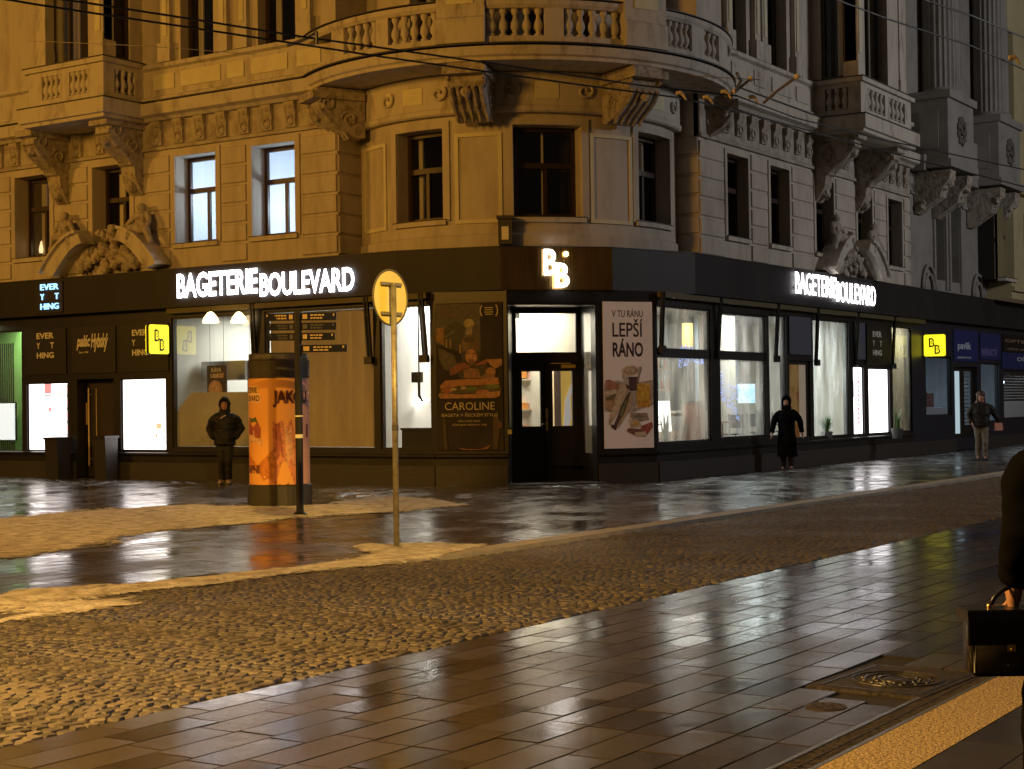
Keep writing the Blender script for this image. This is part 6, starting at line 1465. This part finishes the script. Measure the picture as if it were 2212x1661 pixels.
for args in (([(-80, 1128), (60, 1112), (240, 1098), (420, 1090), (560, 1092), (700, 1088), (800, 1070), (880, 1072), (990, 1084), (1030, 1090), (960, 1100), (860, 1108), (760, 1112), (640, 1122), (520, 1138), (440, 1140), (330, 1152), (240, 1178), (140, 1190), (60, 1204), (-80, 1222)], .05, 3),
             ([(-60, 1292), (60, 1274), (200, 1262), (340, 1256), (500, 1240), (640, 1226), (740, 1210), (800, 1198), (762, 1186), (790, 1176), (860, 1176), (960, 1172), (1010, 1176), (1080, 1172), (1040, 1186), (940, 1206), (800, 1222), (600, 1246), (400, 1270), (200, 1292), (0, 1312), (-60, 1320)], .04, 9, .12),
             ([(0, 1300), (120, 1296), (330, 1284), (300, 1306), (120, 1330), (0, 1345)], .04, 21, .2, .012)):
    v, f = snow(*args); k = len(V); V += v; Fc += [[a+k for a in q] for q in f]
so = meshobj('trodden_snow', V, Fc, SN, kind='stuff', smooth=True)
at_ = so.data.attributes.new('edge', 'FLOAT', 'POINT'); at_.data.foreach_set('value', EDG)
nt = SN.node_tree; L = nt.links.new; out = nt.nodes['Material Output']; pb = nt.nodes['Principled BSDF']
ea = nt.nodes.new('ShaderNodeAttribute'); ea.attribute_name = 'edge'; nn = nt.nodes.new('ShaderNodeTexNoise'); nn.inputs['Scale'].default_value = 16; nn.inputs['Detail'].default_value = 8; nn.inputs['Roughness'].default_value = .75
tc = nt.nodes.new('ShaderNodeTexCoord'); L(tc.outputs['Object'], nn.inputs['Vector'])
ma = nt.nodes.new('ShaderNodeMath'); ma.operation = 'MULTIPLY_ADD'; ma.inputs[1].default_value = 2.6; L(nn.outputs['Fac'], ma.inputs[0]); L(ea.outputs['Fac'], ma.inputs[2])
mr = nt.nodes.new('ShaderNodeMapRange'); mr.inputs[1].default_value = 1.25; mr.inputs[2].default_value = 1.75; L(ma.outputs[0], mr.inputs[0])
tr_ = nt.nodes.new('ShaderNodeBsdfTransparent'); mx_ = nt.nodes.new('ShaderNodeMixShader'); L(mr.outputs[0], mx_.inputs[0]); L(tr_.outputs[0], mx_.inputs[1]); L(pb.outputs[0], mx_.inputs[2]); L(mx_.outputs[0], out.inputs['Surface'])

# ================= PEOPLE =================
SKIN = mat('skin', (.36, .19, .13), .55); HAIR = mat('dark_hair', (.02, .012, .008), .5)
def person(label, loc, yaw, h, pose, coat, legs, shoes, head='hood', coatlen=.62, fat=1., skirt=False, hands=('open', 'open'), hair=None, fold=1.):
    t = thing('person', label, 'person', loc); k = h/1.70
    cy, sy = cos(yaw), sin(yaw); L = Vector(loc)
    W = lambda p: L+Vector((p[0]*cy-p[1]*sy, p[0]*sy+p[1]*cy, p[2]))*k
    J = dict(pelvis=(0, 0, .93), waist=(0, 0, 1.08), chest=(.01, 0, 1.28), nb=(0, 0, 1.42), neck=(.01, 0, 1.49), jaw=(.03, 0, 1.555), head=(.02, 0, 1.62), crown=(.01, 0, 1.685),
             sl=(0, .17, 1.39), sr=(0, -.17, 1.39), el=(-.02, .25, 1.12), er=(-.02, -.25, 1.12), wl=(.05, .24, .89), wr=(.05, -.24, .89),
             hl=(0, .085, .84), hr=(0, -.085, .84), kl=(.02, .10, .50), kr=(.02, -.10, .50), al=(-.02, .10, .09), ar=(-.02, -.10, .09), tl=(.13, .11, .04), tr_=(.13, -.11, .04))
    J.update(pose)
    r = dict(pelvis=.10, waist=.12, chest=.135, nb=.08, neck=.055, jaw=.07, head=.088, crown=.07, sl=.06, sr=.06, el=.042, er=.042, wl=.028, wr=.028, hl=.07, hr=.07, kl=.052, kr=.052, al=.04, ar=.04, tl=.035, tr_=.035)
    N = {n: (W(J[n]), r[n]*k) for n in r}
    E = [('pelvis', 'waist'), ('waist', 'chest'), ('chest', 'nb'), ('nb', 'neck'), ('neck', 'jaw'), ('jaw', 'head'), ('head', 'crown'), ('nb', 'sl'), ('sl', 'el'), ('el', 'wl'), ('nb', 'sr'), ('sr', 'er'), ('er', 'wr'), ('pelvis', 'hl'), ('hl', 'kl'), ('kl', 'al'), ('al', 'tl'), ('pelvis', 'hr'), ('hr', 'kr'), ('kr', 'ar'), ('ar', 'tr_')]
    # nose and hands grown from the same skeleton
    N['nose'] = (W((J['head'][0]+.092, J['head'][1], J['head'][2]-.018)), .009*k); E.append(('head', 'nose'))
    for sd, wn, en, md in ((1, 'wl', 'el', hands[0]), (-1, 'wr', 'er', hands[1])):
        if md == 'pocket': continue
        w0 = Vector(J[wn]); dr = (w0-Vector(J[en])).normalized(); fw_ = Vector((1, 0, 0)); up = (fw_-dr*fw_.dot(dr)).normalized(); ot = dr.cross(up)
        pn = 'p'+wn; N[pn] = (W(w0+dr*.055), .030*k, .018*k); E.append((wn, pn))
        for fi_, (off, ln) in enumerate(((.032, .070), (.011, .080), (-.010, .075), (-.030, .058))):
            a, b, c_ = 'f%s%da' % (wn, fi_), 'f%s%db' % (wn, fi_), 'f%s%dc' % (wn, fi_)
            cu = .5 if md == 'open' else 1.25; inn = ot*(-sd)
            p0 = w0+dr*.095+up*off
            d1 = (dr*cos(cu*.4)+inn*sin(cu*.4)); d2 = (dr*cos(cu)+inn*sin(cu)); d3 = (dr*cos(cu*1.5)+inn*sin(cu*1.5))
            N[a] = (W(p0), .0095*k); N[b] = (W(p0+d1*ln*.4), .0088*k); N[c_] = (W(p0+d1*ln*.4+d2*ln*.3+d3*ln*.2), .0075*k); E += [(pn, a), (a, b), (b, c_)]
        a, b = 't%sa' % wn, 't%sb' % wn
        N[a] = (W(w0+dr*.04+up*.038), .011*k); N[b] = (W(w0+dr*.08+up*.052-ot*sd*.01), .009*k); E += [(pn, a), (a, b)]
    skinobj('body', N, E, SKIN, t, 2, 'pelvis')
    trs_ = True
    for a_, b_ in (('al', 'tl'), ('ar', 'tr_')):
        A_, B_ = Vector(J[a_]), Vector(J[b_]); N = {'heel': (W((A_.x-.02, A_.y, max(.045, A_.z-.04))), .056*k, .052*k), 'ball': (W((B_.x-.02, B_.y, max(.04, B_.z))), .048*k, .036*k), 'toe': (W((B_.x+.04, B_.y, max(.035, B_.z-.005))), .036*k, .028*k), 'ank': (W((A_.x-.01, A_.y, A_.z+.06)), .052*k)}
        skinobj('shoe', N, [('ank', 'heel'), ('heel', 'ball'), ('ball', 'toe')], shoes, t, 2, 'heel')
    # coat: torso, sleeves and skirt melded into one surface
    g = fat; hem = J['pelvis'][2]-coatlen+.28
    bm = NB()
    def ring(z, rx, ry, ox=0): return [W((ox+rx*cos(q*pi/8), ry*sin(q*pi/8), z)) for q in range(16)]
    prof = [(hem, .19 if skirt else .150, .245 if skirt else .195), (hem+.03, .19 if skirt else .155, .245 if skirt else .20), (.93, .150, .205), (1.08, .145, .195), (1.26, .155, .215), (1.36, .135, .205), (1.42, .10, .15), (1.47, .07, .085), (1.50, .062, .072)]
    rs = [[bm.verts.new(p) for p in ring(z, rx*g, ry*g)] for z, rx, ry in prof]
    for a_, b_ in zip(rs, rs[1:]):
        for q in range(16): bm.faces.new((a_[q], a_[(q+1) % 16], b_[(q+1) % 16], b_[q]))
    bm.faces.new(rs[0]); bm.faces.new(rs[-1])
    for S_, E_, W_n in (('sl', 'el', 'wl'), ('sr', 'er', 'wr')):
        a_, b_, c_ = Vector(J[S_]), Vector(J[E_]), Vector(J[W_n])
        tube(bm, [W((0, a_.y*.35, a_.z-.01)), W((a_.x, a_.y*.8, a_.z-.01)), W((a_.x, a_.y*1.12, a_.z-.05)), W(a_.lerp(b_, .5)+Vector((0, a_.y*.12, 0))), W(b_), W(b_.lerp(c_, .5)), W(b_.lerp(c_, .97))], [v*k*g for v in (.07, .078, .086, .080, .072, .064, .052)], 12)
    H_ = Vector(J['head'])
    def meld(name, bm, mt, vox, sm=4):
        bmesh.ops.recalc_face_normals(bm, faces=bm.faces)
        me = bpy.data.meshes.new(name); bmesh.ops.translate(bm, verts=bm.verts, vec=-t.location); bm.to_mesh(me); bm.free()
        o = bpy.data.objects.new(name, me); COL.objects.link(o)
        r_ = o.modifiers.new('r', 'REMESH'); r_.mode = 'VOXEL'; r_.voxel_size = vox; q = o.modifiers.new('s', 'SMOOTH'); q.iterations = sm; q.factor = .6
        dg = bpy.context.evaluated_depsgraph_get(); dg.update(); m2 = bpy.data.meshes.new_from_object(o.evaluated_get(dg)); bpy.data.objects.remove(o)
        # folds
        for v in m2.vertices:
            n_ = mnoise.noise(Vector((v.co.x*6, v.co.y*6, v.co.z*9)))+.5*mnoise.noise(Vector((v.co.x*14, v.co.y*14, v.co.z*22)))
            v.co += v.normal*n_*.015*fold
        m2.materials.clear(); m2.materials.append(mt); m2.name = name
        for p in m2.polygons: p.use_smooth = True
        o = bpy.data.objects.new(name, m2); COL.objects.link(o); o.parent = t; return o
    tb = NB()
    for S_, E_, F_ in (('hl', 'kl', 'al'), ('hr', 'kr', 'ar')):
        a_, b_, c_ = Vector(J[S_]), Vector(J[E_]), Vector(J[F_])
        tube(tb, [W(a_+Vector((0, 0, .12))), W(a_), W(a_.lerp(b_, .5)), W(b_), W(b_.lerp(c_, .5)), W(b_.lerp(c_, 1.02))], [v*k for v in (.10, .105, .092, .078, .070, .066)], 14)
    gsp = bmesh.ops.create_uvsphere(tb, u_segments=16, v_segments=12, radius=1)
    for v in gsp['verts']: v.co = W((v.co.x*.125, v.co.y*.175, .96+v.co.z*.14))
    meld('trousers', tb, legs, .013*k)
    meld('coat', bm, coat, .014*k)
    if head == 'hood':
        bm = NB(); c0 = H_+Vector((-.028, 0, .012))
        for ii in range(1):
            gsp = bmesh.ops.create_uvsphere(bm, u_segments=20, v_segments=14, radius=1)
            for v in gsp['verts']:
                p = Vector((v.co.x*.128, v.co.y*.122, v.co.z*.158))+c0
                if v.co.x > .45 and v.co.z < .62: p.x = c0.x+.128*.45-(.62-v.co.z)*.0
                v.co = W(p)
        tube(bm, [W((-.02, 0, 1.36)), W((-.015, 0, 1.46)), W((-.03, 0, 1.54))], [.15*k, .125*k, .11*k], 14)
        meld('hood', bm, coat, .012*k, 3)
        bm = NB()
        rim = [W(H_+Vector((.036+.012*cos(q*pi/10), .088*sin(q*pi/10), .01+.118*cos(q*pi/10)))) for q in range(21)]
        tube(bm, rim, .024*k, 8); obj('hood_rim', bm, coat, t, True)
    else:
        bm = NB()
        for dx, dy, dz, rx, ry, rz in ((-.040, 0, .050, .118, .118, .112), (-.055, 0, -.05, .09, .11, .12), (-.065, .0, -.18, .07, .15, .13), (-.08, .0, -.34, .055, .13, .14), (.0, .088, -.10, .035, .025, .13), (.0, -.088, -.10, .035, .025, .13)):
            gsp = bmesh.ops.create_uvsphere(bm, u_segments=16, v_segments=12, radius=1)
            for v in gsp['verts']: v.co = W(H_+Vector((dx+v.co.x*rx, dy+v.co.y*ry, dz+v.co.z*rz)))
        meld('hair', bm, hair or HAIR, .012*k, 3)
        for sg in (-1, 1):
            bm = NB(); blob(bm, W(H_+Vector((.01, sg*.092, -.01))), .022*k, seg=8, sc=(.8, .5, 1.3)); obj('ear', bm, SKIN, t, True)
    bm = NB()
    for sg in (-1, 1): blob(bm, W(H_+Vector((.082, sg*.032, .005))), .011*k, seg=8)
    obj('eyes', bm, HAIR, t, True)
    bm = NB(); tube(bm, [W(H_+Vector((.082, -.025, -.062))), W(H_+Vector((.092, 0, -.064))), W(H_+Vector((.082, .025, -.062)))], .006*k, 6); obj('mouth', bm, mat('lips', (.35, .12, .10), .5), t)
    return t, W, J
CB = mat('black_coat', (.009, .008, .008), .6, spec=.25); CB2 = mat('black_wool', (.006, .006, .007), .9, spec=0.)
JB = mat('dark_trousers', (.012, .011, .012), .8); GT = mat('grey_trousers', (.16, .145, .12), .8, noise=(8, (.10, .09, .075), .4, .6)); WS = mat('pale_shoe', (.42, .33, .22), .6); BS = mat('black_boot', (.01, .01, .01), .4)
def face_cam(loc): return atan2(CAM.y-loc[1], CAM.x-loc[0])
l1 = (*G(487, 1046), 0)
t1, W1, J1 = person('person in a dark hooded puffer jacket standing hands in pockets before the kitchen window', l1, face_cam(l1)-.15, 1.63,
    dict(el=(-.06, .32, 1.12), er=(-.06, -.32, 1.12), wl=(.07, .21, .93), wr=(.07, -.21, .93), kl=(.02, .075, .5), kr=(.02, -.075, .5), al=(0, .07, .09), ar=(0, -.07, .09), tl=(.13, .09, .04), tr_=(.13, -.09, .04)), CB, JB, WS, 'hood', .42, 1.12, hands=('pocket', 'pocket'))
bm = NB(); tube(bm, [W1((.16, .04, 1.40)), W1((.20, -.01, 1.37)), W1((.19, -.05, 1.34))], .014, 6); obj('scarf_edge', bm, mat('pale_scarf', (.45, .36, .24), .8), t1)
l2 = (*G(1688, 1017), 0); l2 = (l2[0]-.1, -.62, 0)
person('person in a long black hooded coat walking past the right shopfront', l2, radians(196), 1.52,
    dict(el=(-.14, .30, 1.14), er=(.08, -.30, 1.13), wl=(-.20, .33, .90), wr=(.20, -.31, .90), kl=(.05, .09, .52), al=(-.02, .10, .12), tl=(.11, .10, .05), kr=(-.04, -.09, .50), ar=(-.10, -.10, .10), tr_=(.04, -.10, .04)), CB2, JB, BS, 'hood', .86, 1.0, True)
l3 = (*G(2121, 994), 0)
t3, W3, J3 = person('person with long dark hair, dark jacket and grey trousers walking near the blue shop door', l3, radians(203), 1.58,
    dict(el=(-.04, .34, 1.16), er=(-.02, -.30, 1.12), wl=(-.08, .47, .93), wr=(.10, -.24, .95), kl=(.10, .08, .5), al=(.02, .08, .09), tl=(.16, .09, .04), kr=(-.02, -.08, .5), ar=(-.10, -.08, .10), tr_=(.05, -.09, .04)), CB, GT, BS, 'hair', .36, 1.12, hair=mat('brown_hair', (.045, .018, .012), .5), hands=('open', 'open'))
p_ = W3((.0, .42, .84)); bm = NB(); Mh = lambda s, z, d: p_+Vector((cos(2.4)*s, sin(2.4)*s, z))+Vector((-sin(2.4), cos(2.4), 0))*d
sweep(bm, Mh, -.10, .10, [(-.03, -.08), (.03, -.08), (.02, .10), (-.02, .10)]); one('pink_pouch', bm, mat('pink_leather', (.45, .20, .15), .6), 'small pink pouch held by the long haired person', 'pouch')
bf = Vector((_R.x, _R.y, 0)).normalized(); bn = Vector((-_F.x, -_F.y, 0)).normalized()
bc = AT(2164, 1382, 4.72); gp = FPX/4.72
bl_ = lambda s, z, d: Vector((bc.x, bc.y, 0))+bf*s+bn*d+Vector((0, 0, z))
zb_ = AT(2164, 1455, 4.72).z; zt_ = AT(2164, 1312, 4.72).z; sL = (2082-2164)/gp
t5 = thing('handbag', 'black leather handbag with a small gold clasp held at the right edge', 'bag', (bc.x, bc.y, zb_))
LEA = mat('black_leather', (.008, .007, .007), .32, bump=(25, .3, .004)); W_ = .29
bm = NB(); sweep(bm, bl_, sL+.01, sL+W_-.01, [(-.06, zb_), (.06, zb_), (.055, zt_-.03), (-.055, zt_-.03)]); bmesh.ops.bevel(bm, geom=bm.edges[:], offset=.012, segments=3, affect='EDGES'); obj('bag_body', bm, LEA, t5, True)
bm = NB(); zf_ = zt_-(zt_-zb_)*.52; sweep(bm, bl_, sL-.006, sL+W_+.006, [(-.058, zt_-.04), (-.058, zt_), (.062, zt_), (.074, zt_-.03), (.072, zf_), (.062, zf_), (.060, zt_-.03)]); bmesh.ops.bevel(bm, geom=[e for e in bm.edges if e.calc_length() > .05], offset=.004, segments=2, affect='EDGES'); obj('flap', bm, LEA, t5)
cl = ((2167-2164)/gp, AT(2164, 1391, 4.72).z)
bm = NB(); bx(bm, bl_, cl[0]-.012, cl[0]+.012, cl[1]-.010, cl[1]+.010, .073, .080); blob(bm, bl_(cl[0], cl[1], .083), .006, seg=8); obj('clasp', bm, GOLD, t5)
h0, h1 = (2139-2164)/gp, (2139-2164)/gp+.16
hp = [bl_(h0+(h1-h0)*u, zt_+.062*sin(pi*u)**.6, .0) for u in [i/12 for i in range(13)]]
bm = NB(); tube(bm, hp, .007, 8); obj('handle', bm, LEA, t5, True)
for s in (h0, h1): bm = NB(); blob(bm, bl_(s, zt_+.004, 0), .010, seg=8); obj('handle_ring', bm, GOLD, t5, True)
# foreground person at the right edge with a handbag
yw4 = YAW-radians(6); k4 = 1.66/1.70; wr4 = (-.02, .26, .975); hp4 = hp[6]
l4 = (hp4.x-k4*(wr4[0]*cos(yw4)-wr4[1]*sin(yw4)), hp4.y-k4*(wr4[0]*sin(yw4)+wr4[1]*cos(yw4)), 0)
t4, W4, J4 = person('person in a bulky black coat cut off by the right picture edge', l4, yw4, 1.66,
    dict(sl=(-.02, .17, 1.36), el=(-.10, .245, 1.13), wl=wr4, er=(.03, -.25, 1.1), kl=(.12, .09, .5), al=(.05, .09, .10), tl=(.2, .1, .04), kr=(-.07, -.09, .5), ar=(-.13, -.09, .10), tr_=(.02, -.1, .04)), CB2, mat('brown_trousers', (.05, .025, .015), .8), BS, 'hood', .92, 1.06, True, hands=('grip', 'open'))
bpy.context.view_layer.update()
